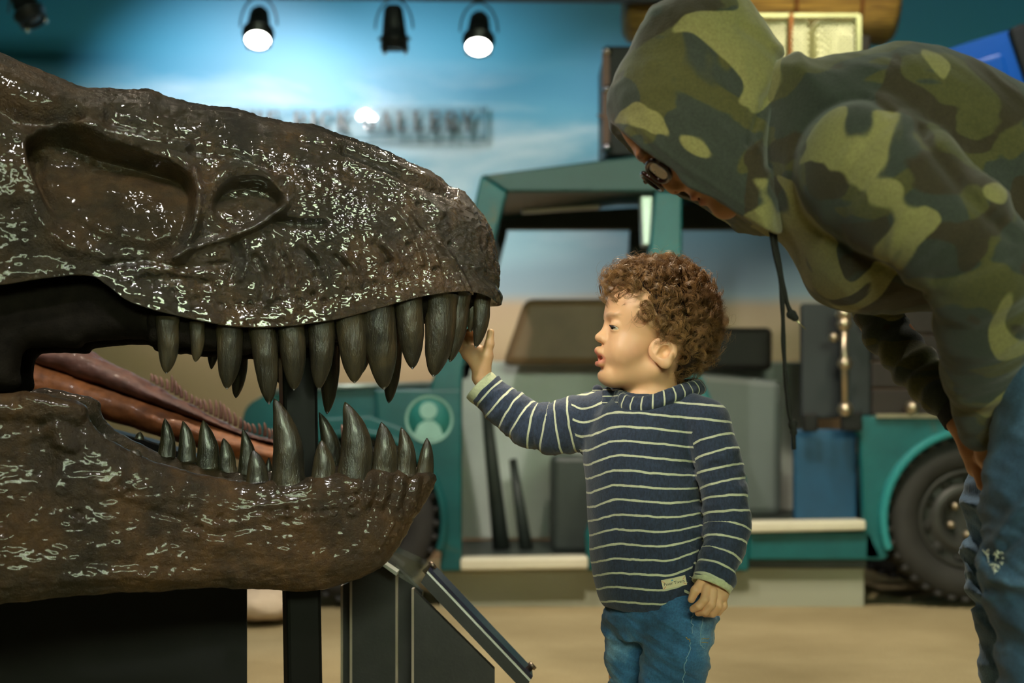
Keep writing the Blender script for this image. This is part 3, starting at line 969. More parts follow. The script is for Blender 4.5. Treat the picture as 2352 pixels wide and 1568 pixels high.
# ------------------------------------------------------------------ the dinosaur skull
PHI = math.radians(12)
SD = np.array([-math.cos(PHI), -math.sin(PHI), 0.0])    # from snout tip to the back of the head
SN = np.array([math.sin(PHI), -math.cos(PHI), 0.0])     # to the near side
M0 = P(1143, 650, 2.46)
CAMP = np.array([0, 0, CAMH])


def wskull(t):
    t = np.maximum(np.asarray(t, float), 0)
    W0 = np.interp(t, [0, .2, .45, .7, .95, 1.3], [.088, .104, .122, .150, .185, .20])
    return W0 * np.sqrt(1 - (1 - np.minimum(t / .17, 1)) ** 2.2 + 1e-9)


def on_plane(px, py, c):
    r = np.array([(px - CX) / F, 1.0, (HY - py) / F])
    s = (c + (M0 - CAMP) @ SN) / (r @ SN)
    q = CAMP + s * r
    return (q - M0) @ SD, q[2]


def on_side(px, py, wf, off=0.0, sign=1):
    t = 0.3
    for _ in range(12):
        t2, z = on_plane(px, py, sign * (wf(max(t, 0.004)) + off)); t = 0.5 * t + 0.5 * max(t2, 0)
    return t, z


def sk(t, c, z):
    t, c, z = np.broadcast_arrays(np.asarray(t, float), np.asarray(c, float), np.asarray(z, float))
    return M0 * [1, 1, 0] + t[..., None] * SD + c[..., None] * SN + z[..., None] * np.array([0, 0, 1.0])


def bone_mat(name, stops, rough=(0.2, 0.36), bump=0.55, coat=0.35, coat_r=0.12, spec=0.5):
    t = NT(name)
    c = t.ramp(t.noise(5.5, 6, 0.62, 0.3), stops)
    fine = t.ramp(t.noise(45, 4, 0.6), [(0.3, (0.55,) * 3), (0.7, (1.15,) * 3)])
    t.set(Base_Color=t.mix(1.0, c, fine, 'MULTIPLY'), Coat_Weight=coat, Coat_Roughness=coat_r)
    rr = t.n('ShaderNodeMapRange'); rr.inputs[3].default_value = rough[0]; rr.inputs[4].default_value = rough[1]
    t.l(t.noise(30, 3), rr.inputs[0])
    dl_ = t.attr('dull')
    t.set(Roughness=t.math('ADD', rr.outputs[0], t.math('MULTIPLY', dl_, 0.30)), Coat_Weight=t.math('MULTIPLY', t.math('SUBTRACT', 1.0, dl_), coat))
    t.set(Specular_IOR_Level=t.math('MULTIPLY', t.math('SUBTRACT', 1.0, t.math('MULTIPLY', dl_, .75)), spec))
    h = t.math('ADD', t.math('MULTIPLY', t.noise(95, 6, .68, .5), 1.0), t.math('MULTIPLY', t.noise(300, 4, .65), .5))
    t.bump(h, bump, 0.006)
    return t.m


M['bone'] = bone_mat('varnished_skull_cast', [(0.25, lin(34, 30, 22)), (0.46, lin(54, 46, 31)), (0.66, lin(80, 58, 33)), (0.80, lin(46, 43, 32))], (0.17, 0.30), 0.85, 1.0, 0.08, 0.5)
M['jawbone'] = bone_mat('varnished_jaw_cast', [(0.25, lin(36, 30, 21)), (0.45, lin(58, 46, 31)), (0.64, lin(88, 62, 34)), (0.8, lin(52, 45, 34))], (0.32, 0.48), 0.7, 0.3, 0.10, 0.3)
M['palate'] = bone_mat('palate_cast', [(0.3, lin(18, 15, 12)), (0.7, lin(30, 25, 19))], (0.6, 0.8), 0.5, 0.0, 0.1, 0.06)  # darkened so the shade under the skull sits in the colour
t = NT('varnished_tooth_cast')
c = t.ramp(t.noise(26, 6, .7, .3, (1, 1, .3)), [(0.34, lin(24, 21, 15)), (0.5, lin(48, 42, 29)), (0.62, lin(66, 56, 37)), (0.75, lin(78, 60, 36))])
t.set(Base_Color=c, Roughness=0.3, Coat_Weight=0.3, Coat_Roughness=0.15)
t.bump(t.noise(110, 5, .7, .2, (1, 1, .25)), 0.6, 0.004)
M['tooth'] = t.m

skl = empty('dinosaur_skull', tuple(sk(.6, 0, 0.0) + [0, 0, .36]), 'huge dark varnished tyrannosaur skull cast with open toothed jaws facing the child', 'skull')

TOP = [(1142, 690), (1145, 655), (1141, 600), (1132, 545), (1110, 495), (1082, 462), (1030, 420), (960, 383), (880, 347), (800, 317), (700, 288), (600, 268), (520, 250), (440, 238), (380, 226), (345, 212), (300, 212), (200, 206), (130, 186), (60, 155), (0, 130), (-80, 100), (-200, 80), (-350, 90), (-560, 130)]
BOT = [(1142, 698), (1128, 692), (1100, 676), (1060, 670), (1000, 676), (940, 688), (860, 711), (780, 732), (700, 745), (620, 752), (540, 751), (470, 740), (400, 724), (350, 712), (290, 690), (245, 655), (200, 632), (100, 640), (0, 655), (-100, 660), (-250, 690), (-560, 760)]
tt = np.array([on_plane(x, y, 0) for x, y in TOP]); tb = np.array([on_side(x, y, lambda t: wskull(t) * .97) for x, y in BOT])
tt[0, 0] = tt[1, 0] = 0.0
tb[0, 0] = 0.0


def mono(a):
    a = a[np.argsort(a[:, 0], kind='stable')]
    return a


# the front of the snout: rows meet the tip, so the top line is read from the tip upward
tt2 = mono(tt[1:]); tb2 = mono(tb)
ts = np.concatenate([0.17 * (1 - np.cos(np.linspace(0, np.pi / 2, 150))), np.linspace(.17, 1.22, 470)[1:]])
zt = np.interp(ts, catmull(tt2, 8, False)[:, 0], catmull(tt2, 8, False)[:, 1])
zb = np.interp(ts, catmull(tb2, 8, False)[:, 0], catmull(tb2, 8, False)[:, 1])
NV = 230
vv = np.linspace(0, 1, NV) ** 1.35
ws = wskull(ts)
lat = np.sqrt(1 - (1 - np.minimum(vv / 0.62, 1)) ** 2.3 + 1e-12); lat[0] = 0
lat = lat * (1 - .05 * sstep(.72, 1, vv))
TT = np.repeat(ts[:, None], NV, 1)
CC = ws[:, None] * lat[None]
ZZ = zt[:, None] + (zb - zt)[:, None] * vv[None]
base = sk(TT, CC, ZZ)
# normals of the sheet
du = np.gradient(base, axis=0); dv = np.gradient(base, axis=1)
nn = np.cross(dv, du); nn /= np.linalg.norm(nn, axis=2, keepdims=True) + 1e-12
if (nn[300, 120] @ SN) < 0: nn = -nn
nn[:, 0] -= SN * (nn[:, 0] @ SN)[:, None]
nn[0] = nn[1] = nn[2]
px, py = proj(base.reshape(-1, 3)); loc = np.stack([TT.ravel(), CC.ravel(), ZZ.ravel()], 1)
D = np.zeros(len(px))


def bump_line(pts, amp, wid): return amp * np.exp(-(line_d(px, py, catmull(pts, 6, False)) / wid) ** 2)


F1 = catmull([(62, 330), (100, 292), (150, 288), (250, 325), (350, 360), (412, 388), (440, 430), (440, 480), (428, 530), (405, 570), (380, 590), (320, 585), (262, 572), (220, 552), (170, 520), (128, 498), (90, 430)], 6)
F2 = catmull([(492, 478), (503, 442), (530, 418), (572, 408), (615, 418), (646, 448), (640, 470), (612, 492), (575, 515), (540, 520), (512, 508)], 6)
d1 = poly_sdf(px, py, F1) + 6 * sstep(480, 580, py) * 0; d2 = poly_sdf(px, py, F2)
in1 = sstep(7, -9, d1 * np.interp(py, [430, 560], [1.0, .45]))
D -= in1 * (0.007 + 0.050 * sstep(575, 330, py))
D -= sstep(5, -7, d2) * (0.010 + 0.026 * sstep(500, 430, py))
D += 0.007 * np.exp(-((d1 - 16) / 16.0) ** 2) * sstep(300, 400, px) + 0.006 * np.exp(-((d2 - 14) / 13.0) ** 2)
# inside the big opening: an inner wall with its own rounded edge
D += in1 * 0.008 * sstep(34, -14, poly_sdf(px, py, catmull([(150, 440), (240, 395), (330, 400), (410, 415), (425, 480), (400, 540), (330, 560), (230, 530), (165, 480)], 6)))
D -= in1 * bump_line([(92, 330), (88, 400), (104, 470)], 0.016, 16)
# grooves and ridges of the roof and cheek
D -= bump_line([(-60, 190), (10, 235), (80, 262), (170, 268)], 0.028, 17)
D -= bump_line([(-40, 240), (20, 262), (70, 285)], 0.02, 14)
D += bump_line([(-60, 130), (60, 200), (160, 238), (230, 262)], 0.010, 24)
D += bump_line([(140, 278), (230, 300), (310, 322), (372, 336), (430, 338)], 0.012, 13)
D -= bump_line([(250, 268), (330, 292), (400, 306), (440, 312), (480, 300), (495, 288)], 0.010, 10)
D -= bump_line([(440, 345), (510, 350), (575, 368), (620, 395), (650, 425)], 0.012, 12)
D += bump_line([(400, 588), (470, 560), (540, 540), (600, 512), (650, 478)], 0.010, 9)
D += bump_line([(445, 395), (452, 450), (448, 500), (430, 550)], 0.010, 13)
D += bump_line([(470, 440), (500, 405), (550, 385), (600, 392), (640, 412)], 0.008, 14)
D -= bump_line([(640, 506), (690, 512), (742, 512)], 0.016, 10)
D -= bump_line([(795, 345), (850, 365), (910, 390), (970, 415), (1020, 430), (1034, 440)], 0.034, 11)
D -= bump_line([(690, 318), (745, 330), (795, 345)], 0.007, 7)
D += bump_line([(800, 372), (880, 405), (960, 450), (1010, 490)], 0.006, 12)
D -= bump_line([(30, 480), (85, 470), (130, 520)], 0.008, 18)
D += bump_line([(75, 470), (100, 500), (150, 560), (240, 590)], 0.010, 20)
D -= bump_line([(250, 606), (330, 600), (420, 612), (520, 604)], 0.008, 10)
D -= bump_line([(330, 640), (400, 640), (480, 652)], 0.009, 12)
for (a0, b0, a1, b1) in ((585, 590, 600, 690), (635, 575, 655, 660), (690, 570, 730, 640), (540, 560, 530, 640), (770, 590, 800, 650), (860, 560, 890, 620)):
    D -= bump_line([(a0, b0), ((a0 + a1) / 2 + 12, (b0 + b1) / 2), (a1, b1)], 0.008, 9)
    D += bump_line([(a0 + 22, b0), ((a0 + a1) / 2 + 34, (b0 + b1) / 2), (a1 + 22, b1)], 0.006, 9)
for k in range(13):     # streaks that run down the snout
    x0 = 900 + 18 * k; y0 = 470 + 14 * k + RNG.uniform(-20, 20)
    D += bump_line([(x0, y0), (x0 + 45, y0 + 60), (x0 + 70, y0 + 130)], RNG.uniform(-.006, .006), RNG.uniform(4, 7))
for x0, y0, r in [(505, 702, 9), (690, 690, 7), (720, 676, 7), (745, 690, 8), (575, 700, 8), (610, 712, 6), (450, 688, 9), (640, 690, 6), (800, 665, 7), (860, 650, 6), (940, 560, 6), (895, 600, 7), (1000, 620, 6), (1035, 560, 6), (395, 668, 8), (350, 655, 8), (960, 470, 6)]:
    D -= 0.009 * np.exp(-(((px - x0) ** 2 + (py - y0) ** 2) / r ** 2))
edge = np.interp(px, [-600, 200, 300, 400, 540, 700, 860, 1000, 1060, 1150], [700, 632, 692, 724, 751, 745, 711, 676, 670, 700])
gum = sstep(60, 14, edge - py)
rough = (1 - 0.75 * in1) * (1 - 0.55 * gum) * (0.45 + 0.55 * sstep(120, 330, px))
q = loc * [1.0, 1.0, 1.0]
big = fbm(q * 13, 3)
r1 = fbm(np.stack([q[:, 0] * 30 + big * .9, q[:, 1] * 30, q[:, 2] * 34], 1), 4, 0.55, True)
r2 = fbm(q * 75 + 3.1, 3, 0.6)
r3 = fbm(q * 170 + 9.1, 2, 0.6)
r4 = fbm(q * [52, 52, 60] + 31.0, 3, 0.5, True)
D += 0.0070 * big + rough * (0.0022 * (r1 - .2) + 0.0012 * (r4 - .2) + 0.0016 * r2) + 0.0010 * r3 * (0.35 + .65 * rough)
D += 0.007 * gum
D = D.reshape(TT.shape)
lim = 0.75 * np.minimum(CC + 0.004 + 0.03 * (vv[None] < .02), .2)
D = np.maximum(D, -lim)
near = base + nn * D[..., None]
# the midline row stays in the middle plane
cn = (near - M0) @ SN
near[:, 0] -= SN * cn[:, 0][:, None]
# the palate closes the underside: rows from the gum edge to the middle
pal = []
for k in range(1, 11):
    s = k / 10
    pal.append(near[:, -1] * (1 - s) + (near[:, -1] - SN * ((near[:, -1] - M0) @ SN)[:, None]) * s + np.array([0, 0, 1.0]) * (.035 * math.sin(s * math.pi / 2)) * np.minimum(ws / .1, 1)[:, None])
half = np.concatenate([near, np.stack(pal, 1)], 1)
# back end closes to a point in the middle plane
mir = half - 2 * ((half - M0) @ SN)[..., None] * SN
nc, nr = half.shape[:2]
idx = np.arange(nc * nr).reshape(nc, nr)
qn = np.stack([idx[:-1, :-1], idx[:-1, 1:], idx[1:, 1:], idx[1:, :-1]], -1).reshape(-1, 4)
a_, b_, c_ = half.reshape(-1, 3)[qn[60000, 0]], half.reshape(-1, 3)[qn[60000, 1]], half.reshape(-1, 3)[qn[60000, 2]]
if np.cross(b_ - a_, c_ - a_) @ SN < 0: qn = qn[:, ::-1]
qm = qn[:, ::-1] + nc * nr
allv = np.concatenate([half.reshape(-1, 3), mir.reshape(-1, 3)])
ctr = allv[idx[-1]].mean(0); allv = np.concatenate([allv, ctr[None]]); ci = len(allv) - 1
cap = [(idx[-1, i], idx[-1, i + 1], ci) for i in range(nr - 1)]
cap = np.array(cap + [(c2 + nc * nr if c2 != ci else ci, b2 + nc * nr, a2 + nc * nr) for a2, b2, c2 in [(x, y, ci) for x, y, _ in cap]], dtype=np.int64) if False else np.array(cap + [(ci, y + nc * nr, x + nc * nr) for x, y, _ in cap], dtype=np.int64)
dull = np.zeros(half.shape[:2]); dull[:, :NV] = np.maximum(in1 * .85, .72 * sstep(300, 170, px)).reshape(TT.shape)
obj('cranium', allv, [qn, qm, cap], M['bone'], skl, attrs={'dull': np.concatenate([dull.ravel(), dull.ravel(), [0.0]])})

# inner bones of the mouth roof and the quadrate at the hinge
wpal = lambda t: 0.52 * wskull(t)


def side_poly(pts, wf, off=0.0): return np.array([on_side(x, y, wf, off) for x, y in pts])


fp = Field()
pp = side_poly(catmull([(430, 690), (405, 750), (352, 792), (330, 779), (210, 785), (178, 801), (70, 797), (46, 845), (40, 890), (-60, 905), (-200, 885), (-260, 740), (-120, 640), (300, 640)], 4), wpal)
fp.puff(pp, 0.0, .03, .03)
v, qd = fp.mesh(0.005)
v = relax(v, qd, 1)
vn = vnormals(v, qd)
v = v + vn * (0.004 * fbm(v * 25, 3))[:, None]
vw = sk(v[:, 0], v[:, 1] + wpal(v[:, 0]), v[:, 2]); vm = sk(v[:, 0], -v[:, 1] - wpal(v[:, 0]), v[:, 2])
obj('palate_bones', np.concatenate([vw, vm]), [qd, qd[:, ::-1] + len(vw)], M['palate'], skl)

# the ridge of bone behind the upper teeth, from which they grow
fp = Field()
gr = [(352, 700), (340, 780), (380, 795), (420, 800), (470, 806), (540, 812), (620, 812), (700, 798), (770, 786), (840, 770), (905, 742), (975, 735), (1050, 722), (1085, 706), (1090, 685), (1050, 655), (950, 660), (800, 705), (600, 730), (450, 715)]
wgum = lambda t: wskull(t) - .040
pp = side_poly(catmull(gr, 4), wgum)
fp.puff(pp, 0.0, .018, .02)
v, qd = fp.mesh(0.004)
v = relax(v, qd, 1); vn = vnormals(v, qd)
v = v + vn * (0.004 * fbm(v * 35, 3))[:, None]
vw = sk(v[:, 0], np.maximum(v[:, 1] + wgum(v[:, 0]), 0), v[:, 2]); vm = sk(v[:, 0], np.minimum(-v[:, 1] - wgum(v[:, 0]), 0), v[:, 2])
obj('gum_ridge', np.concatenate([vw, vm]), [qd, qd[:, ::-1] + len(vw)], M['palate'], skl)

# lower jaw
wjaw = lambda t: 0.93 * wskull(np.maximum(np.asarray(t) - 0.075, 0.0)) * np.interp(t, [0, .3, .8, 1.3], [.86, .92, .95, 1.0])
TJ = 0.026
RIM = [(-330, 905), (-120, 885), (0, 898), (60, 896), (120, 908), (170, 922), (192, 938), (215, 975), (260, 1012), (310, 1042), (360, 1066), (430, 1086), (500, 1098), (560, 1103), (620, 1099), (700, 1095), (770, 1091), (830, 1084), (885, 1076), (930, 1077), (965, 1080), (992, 1080), (1006, 1090), (1007, 1108)]
LOW = [(985, 1150), (942, 1215), (905, 1270), (862, 1312), (810, 1340), (740, 1356), (650, 1361), (550, 1354), (450, 1349), (360, 1352), (290, 1358), (200, 1370), (100, 1384), (0, 1397), (-160, 1404), (-330, 1370), (-400, 1200), (-400, 1000)]
fj = Field()
jp = side_poly(catmull(RIM + LOW, 4), wjaw, TJ * .6)
fj.puff(jp, 0.0, TJ, .055)


def jwarp(p):
    q = p.copy(); q[:, 1] = np.abs(p[:, 1]) - wjaw(p[:, 0]); return q


fj.lo = np.array([jp[:, 0].min(), -0.012, jp[:, 1].min()]); fj.hi = np.array([jp[:, 0].max(), .225, jp[:, 1].max()])
v, qd = fj.mesh(0.0026, warp=jwarp)
v = relax(v, qd, 2)
vn = vnormals(v, qd)
pw = sk(v[:, 0], v[:, 1], v[:, 2]); px, py = proj(pw)
outer = sstep(-.2, .35, vn[:, 1])
D = np.zeros(len(v))
D -= outer * 0.017 * sstep(14, -34, poly_sdf(px, py, catmull([(-420, 930), (60, 950), (120, 985), (134, 1040), (128, 1090), (95, 1150), (40, 1205), (-20, 1232), (-420, 1250)], 5)))
D += outer * bump_line([(60, 915), (120, 930), (185, 945)], 0.010, 16) - outer * bump_line([(90, 975), (135, 965), (185, 985)], .006, 12)
D += outer * bump_line([(135, 1020), (170, 1030)], 0.008, 12)
D -= outer * bump_line([(560, 1180), (650, 1168), (760, 1150), (860, 1120)], 0.0022, 8)
D -= outer * bump_line([(250, 1145), (400, 1190), (480, 1225), (560, 1215), (700, 1180)], 0.0028, 11)
D += outer * bump_line([(150, 1330), (300, 1322), (420, 1318), (540, 1322)], 0.005, 16)
D -= outer * bump_line([(200, 1290), (360, 1300), (520, 1330)], 0.003, 14)
for k in range(9):
    x0 = 835 + k * 18
    D += outer * bump_line([(x0, 1095), (x0 - 4, 1130), (x0 - 14, 1165)], (.0035 if k % 2 else -.0035), 6)
for k in range(10):
    x0 = 985 - k * 9
    D += outer * bump_line([(x0, 1130 + k * 8), (x0 - 35, 1190 + k * 8)], (.004 if k % 2 else -.004), 5)
for x0, y0, r in [(455, 1210, 10), (505, 1190, 9), (620, 1182, 7), (660, 1172, 7), (702, 1176, 7), (722, 1176, 6), (745, 1174, 7), (765, 1170, 6), (808, 1168, 7), (820, 1136, 6), (275, 1115, 8), (298, 1130, 8), (330, 1310, 8), (420, 1160, 7), (845, 1140, 6), (868, 1140, 6), (640, 1110, 6), (715, 1105, 6), (180, 1180, 10)]:
    D -= outer * 0.006 * np.exp(-(((px - x0) ** 2 + (py - y0) ** 2) / r ** 2))
    D += outer * 0.004 * np.exp(-(((px - x0) ** 2 + (py - y0 - r * 1.5) ** 2) / (r * 1.2) ** 2))
D += 0.0080 * fbm(v * [8, 9, 16], 3) + 0.0015 * fbm(v * [26, 40, 80], 3, .55, True) + 0.0008 * fbm(v * [110, 160, 220], 3)
v = v + vn * D[:, None]
far_up = lambda c: np.where(c < 0, -c * 0.10, 0)
vw = sk(v[:, 0], v[:, 1], v[:, 2]); vm = sk(v[:, 0], -v[:, 1], v[:, 2] + far_up(-v[:, 1]))
obj('lower_jaw', np.concatenate([vw, vm]), [qd, qd[:, ::-1] + len(vw)], M['jawbone'], skl)


def tooth(root, tip, wid, near=True, c=None, bend=0.0, jaw=False, lean=0.0, flat_=0.62):
    pw_, ex_ = (1.9, .72) if jaw else (2.7, .64)
    wf = wjaw if jaw else wskull
    off = 0.0 if jaw else -0.020
    sgn = 1 if near else -1
    pts = []
    for x, y in (root, tip):
        if c is None: t_, z_ = on_side(x, y, wf, off, sgn); cc_ = sgn * (wf(t_) + off)
        else: t_, z_ = on_plane(x, y, c); cc_ = c
        pts.append(np.array([t_, cc_, z_]))
    if c is None: pts[1][1] = pts[0][1] - lean * sgn; 
    if c is None: pts[1][0], pts[1][2] = on_plane(tip[0], tip[1], pts[1][1])
    r0, r1_ = pts
    s = wid * np.linalg.norm(sk(*r0) - CAMP) / F
    ax = r1_ - r0; L = np.linalg.norm(ax)
    side = unit(np.array([ax[2], 0, -ax[0]]))       # in the plane of the side
    if side[0] > 0: side = -side                    # towards the snout tip
    b3 = np.array([0, 1.0, 0])
    rows = []; seg = 22
    for k in range(22):
        u_ = -0.16 + 1.16 * (k / 21.0) ** 0.85
        uu = max(u_, 0)
        c_ = r0 + ax * u_ + side * (bend * s / wid * 4 * uu * (1 - uu))
        rad = 0.5 * s * (1 - uu ** pw_) ** ex_ * (1.0 + 0.10 * sstep(0.12, -.16, u_))
        rad = max(rad, 0.0006)
        th = np.linspace(0, 2 * np.pi, seg, endpoint=False)
        cs, sn = np.cos(th), np.sin(th)
        keel = 1 + .06 * np.abs(cs) ** 6
        rows.append(c_ + rad * (np.outer(cs * keel, side) + flat_ * np.outer(sn, b3)))
    v = np.concatenate(rows)
    v = v + 0.0013 * np.stack([fbm(v * 32 + root[0] + 9 * k_, 2) for k_ in range(3)], 1)
    nrow = len(rows); f = []
    for i in range(nrow - 1):
        for k in range(seg):
            f.append((i * seg + k, (i + 1) * seg + k, (i + 1) * seg + (k + 1) % seg, i * seg + (k + 1) % seg))
    f.append(tuple((nrow - 1) * seg + k for k in range(seg)))
    f.append(tuple(range(seg - 1, -1, -1)))
    zz = v[:, 2] + (far_up(v[:, 1]) if jaw else 0)
    obj('tooth', sk(v[:, 0], v[:, 1], zz), f, M['tooth'], skl)


UP = [((384, 745), (382, 858), 46), ((452, 752), (448, 831), 32), ((527, 752), (521, 894), 56), ((600, 752), (618, 928), 56),
      ((667, 748), (675, 896), 58), ((738, 742), (731, 894), 56), ((803, 728), (814, 880), 66), ((864, 708), (882, 895), 76),
      ((936, 690), (947, 848), 62)]
for r0, t0, w0 in UP: tooth(r0, t0, w0, bend=3)
tooth((1012, 700), (994, 865), 70, c=.066, bend=6)
tooth((1054, 692), (1032, 831), 46, c=.052, bend=5)
tooth((1084, 690), (1080, 762), 30, c=.022, bend=2)
tooth((1107, 690), (1092, 798), 36, c=.034, bend=5)
for r0, t0, w0 in [((486, 770), (486, 848), 26), ((550, 790), (542, 914), 38), ((758, 780), (752, 951), 44), ((903, 770), (893, 926), 42), ((640, 780), (641, 880), 40), ((832, 770), (826, 862), 40), ((430, 765), (428, 800), 30)]:
    tooth(r0, t0, w0, near=False, bend=2)
for r0, t0, w0, bd_ in [((590, 1100), (582, 1034), 46, 3), ((660, 1096), (630, 915), 72, 13), ((742, 1094), (738, 1011), 52, 3),
                        ((812, 1088), (793, 922), 76, 15), ((880, 1080), (876, 968), 58, 7), ((930, 1080), (922, 981), 46, 7), ((240, 1010), (238, 994), 18, 0), ((308, 1046), (306, 1030), 34, 0)]:
    tooth(r0, t0, w0, jaw=True, bend=bd_)
tooth((975, 1084), (981, 1005), 38, c=.045, jaw=True, bend=2)
for r0, t0, w0, bd_ in [((382, 1060), (378, 975), 36, 4), ((428, 1064), (420, 981), 38, 4), ((476, 1078), (466, 979), 48, 5), ((521, 1090), (514, 1020), 38, 3),
                        ((566, 1096), (558, 998), 38, 6), ((616, 1100), (617, 1063), 18, 0), ((762, 1094), (733, 958), 48, 10), ((905, 1085), (910, 1030), 44, 3), ((320, 1022), (322, 1006), 18, 0)]:
    tooth(r0, t0, w0, near=False, jaw=True, bend=bd_)

# ------------------------------------------------------------------ stands
pa = sk(on_plane(700, 1500, 0)[0], 0.0, 0.0)
zt_ = on_plane(683, 735, 0)[1]
tp = sk(on_plane(682, 735, 0)[0], 0.0, zt_)
po = empty('support_post', tuple(pa), 'dark steel post that carries the dinosaur skull, rising through its mouth', 'post')
m = MB(); h = 0.0335
cs_ = [np.array([math.cos(a), math.sin(a), 0]) * h * 1.22 for a in np.radians([-118, -28, 62, 152])]
m.prism([pa + c for c in cs_], tp - pa)
m.build('post', M['blackgloss'], po, False, bevel=0.006)
MB().box(pa + [-.16, -.12, 0], pa + [.16, .12, .012], .003).build('base_plate', M['black'], po)
yb_ = 2.60
bx = empty('plinth', (-.95, yb_ + .2, 0), 'low black box plinth on the floor under the dinosaur jaw', 'plinth')
MB().prism([(P(-420, 0, yb_)[0], yb_, 0), (P(568, 0, yb_)[0], yb_, 0), (P(568, 0, yb_)[0] - .085, yb_ + .32, 0), (P(-420, 0, yb_)[0], yb_ + .32, 0)], (0, 0, .325)).build('box', M['black'], bx, bevel=.003)

# ------------------------------------------------------------------ reading stand in front of the skull
M['standblack'] = simple('black_stand_board', (0.017, 0.016, 0.014), 0.5, 0.0, 0.3, 20, 0.15, 150)
M['edgepale'] = simple('pale_board_edge', lin(150, 135, 118)[:3], 0.5)
M['edgewhite'] = simple('white_board_edge', lin(200, 200, 190)[:3], 0.4)
M['graphic'] = simple('dark_printed_panel', lin(34, 34, 52)[:3], 0.25)
ls = empty('reading_stand', tuple(P(1000, 1000, 2.68) * [1, 1, 0]), 'black information stand with a sloping panel below the dinosaur chin', 'stand')
for i, (pts, y, lab) in enumerate([([(948, 1352), (1136, 1538), (1136, None), (948, None)], 2.585, 1),
                                   ([(806, 1330), (868, 1285), (911, 1312), (911, None), (806, None)], 2.63, 1),
                                   ([(909, 1300), (970, 1360), (970, None), (909, None)], 2.645, 0),
                                   ([(785, 1345), (804, 1335), (804, None), (785, None)], 2.66, 1)]):
    q = [P(x, yy if yy else 1000, y) * (1 if yy else np.array([1, 1, 0])) for x, yy in pts]
    bo = MB().prism(q, (0, .03, 0)).build('support_board', M['standblack'], ls)
    if lab:
        for s in ((0, -1), (2, 1)) if i == 1 else ((0, -1),):
            k = s[0]
            top = q[k]
            MB().box((top[0] - .0022, y - .001, 0), (top[0] + .0022, y + .03, top[2])).build('edge_strip', M['edgepale'], bo, label='pale unpainted edge')
yl = 2.58; dl = .10
top_l = [(905, 1266), (985, 1306), (1222, 1556)]


def band(off0, off1, name, mat, ysh=0, d_=dl, start=0, label=None):
    pts = top_l[start:]
    q = [P(x - .45 * off0, y + .75 * off0, yl) for x, y in pts] + [P(x - .45 * off1, y + .75 * off1, yl) for x, y in pts[::-1]]
    return MB().prism([p + [0, ysh, 0] for p in q], (0, d_, 0)).build(name, mat, ls, False, label)


band(-4, 5, 'top_panel', M['graphic'], 0, dl, 1, 'dark printed top panel')
band(5, 12, 'middle_layer', M['edgewhite'], 0.002, dl - .004, 1, 'white middle layer')
band(12, 42, 'tray', M['standblack'], 0, dl, 1)
MB().prism([P(x, y, yl) for x, y in [(905, 1266), (985, 1303), (958, 1350), (872, 1296)]], (0, dl, 0)).build('acrylic_end', M['acrylic'], ls, label='clear acrylic end block')
MB().prism([P(x, y, yl - .001) for x, y in [(868, 1292), (876, 1290), (912, 1314), (910, 1322)]], (0, .05, 0)).build('edge_strip', M['edgewhite'], ls)
M['bolt'] = simple('steel_bolt', lin(120, 105, 90)[:3], 0.35, 0.8)
for x, y in ((980, 1312), (1211, 1546)):
    for yy in (yl + .03,):
        a_ = P(x, y, yl); a_[1] = yy
        nrm = unit(np.array([.72, 0, .69]))
        MB().lathe([(.006, -.008), (.006, .010), (.0085, .010), (.0085, .016), (0.0001, .017)], a_, nrm, 14).build('bolt', M['bolt'], ls, True, 'steel bolt')

# ------------------------------------------------------------------ the brown sea reptile jaw farther back
M['jaw_orange'] = bone_mat('orange_brown_bone', [(0.3, lin(134, 80, 46)), (0.55, lin(176, 110, 62)), (0.75, lin(150, 104, 72))], (0.4, 0.6), 0.3, 0.1)
M['jaw_purple'] = bone_mat('purple_brown_bone', [(0.3, lin(88, 58, 50)), (0.55, lin(120, 80, 66)), (0.75, lin(110, 84, 74))], (0.4, 0.6), 0.4, 0.1)
M['small_tooth'] = bone_mat('small_brown_teeth', [(0.3, lin(110, 74, 62)), (0.7, lin(160, 118, 100))], (0.4, 0.5), 0.1, 0.1)
YJ = 3.05
mj = empty('reptile_jaw', tuple(P(450, 1000, YJ) * [1, 1, 0] + [0, 0, .45]), 'long reddish brown fossil jaw with a row of small teeth, behind the dinosaur skull', 'fossil jaw')


def slab(poly, name, mat, wid, rnd, dy=0.0, amp=.004):
    f = Field(); pl = np.array([(P(x, y, YJ)[0], P(x, y, YJ)[2]) for x, y in catmull(poly, 4)])
    f.puff(pl, YJ + dy, wid, rnd)
    v, qd = f.mesh(0.004); v = relax(v, qd, 1); n_ = vnormals(v, qd)
    v = v + n_ * (amp * fbm(v * [18, 18, 30], 4))[:, None]
    return obj(name, v, qd, mat, mj)


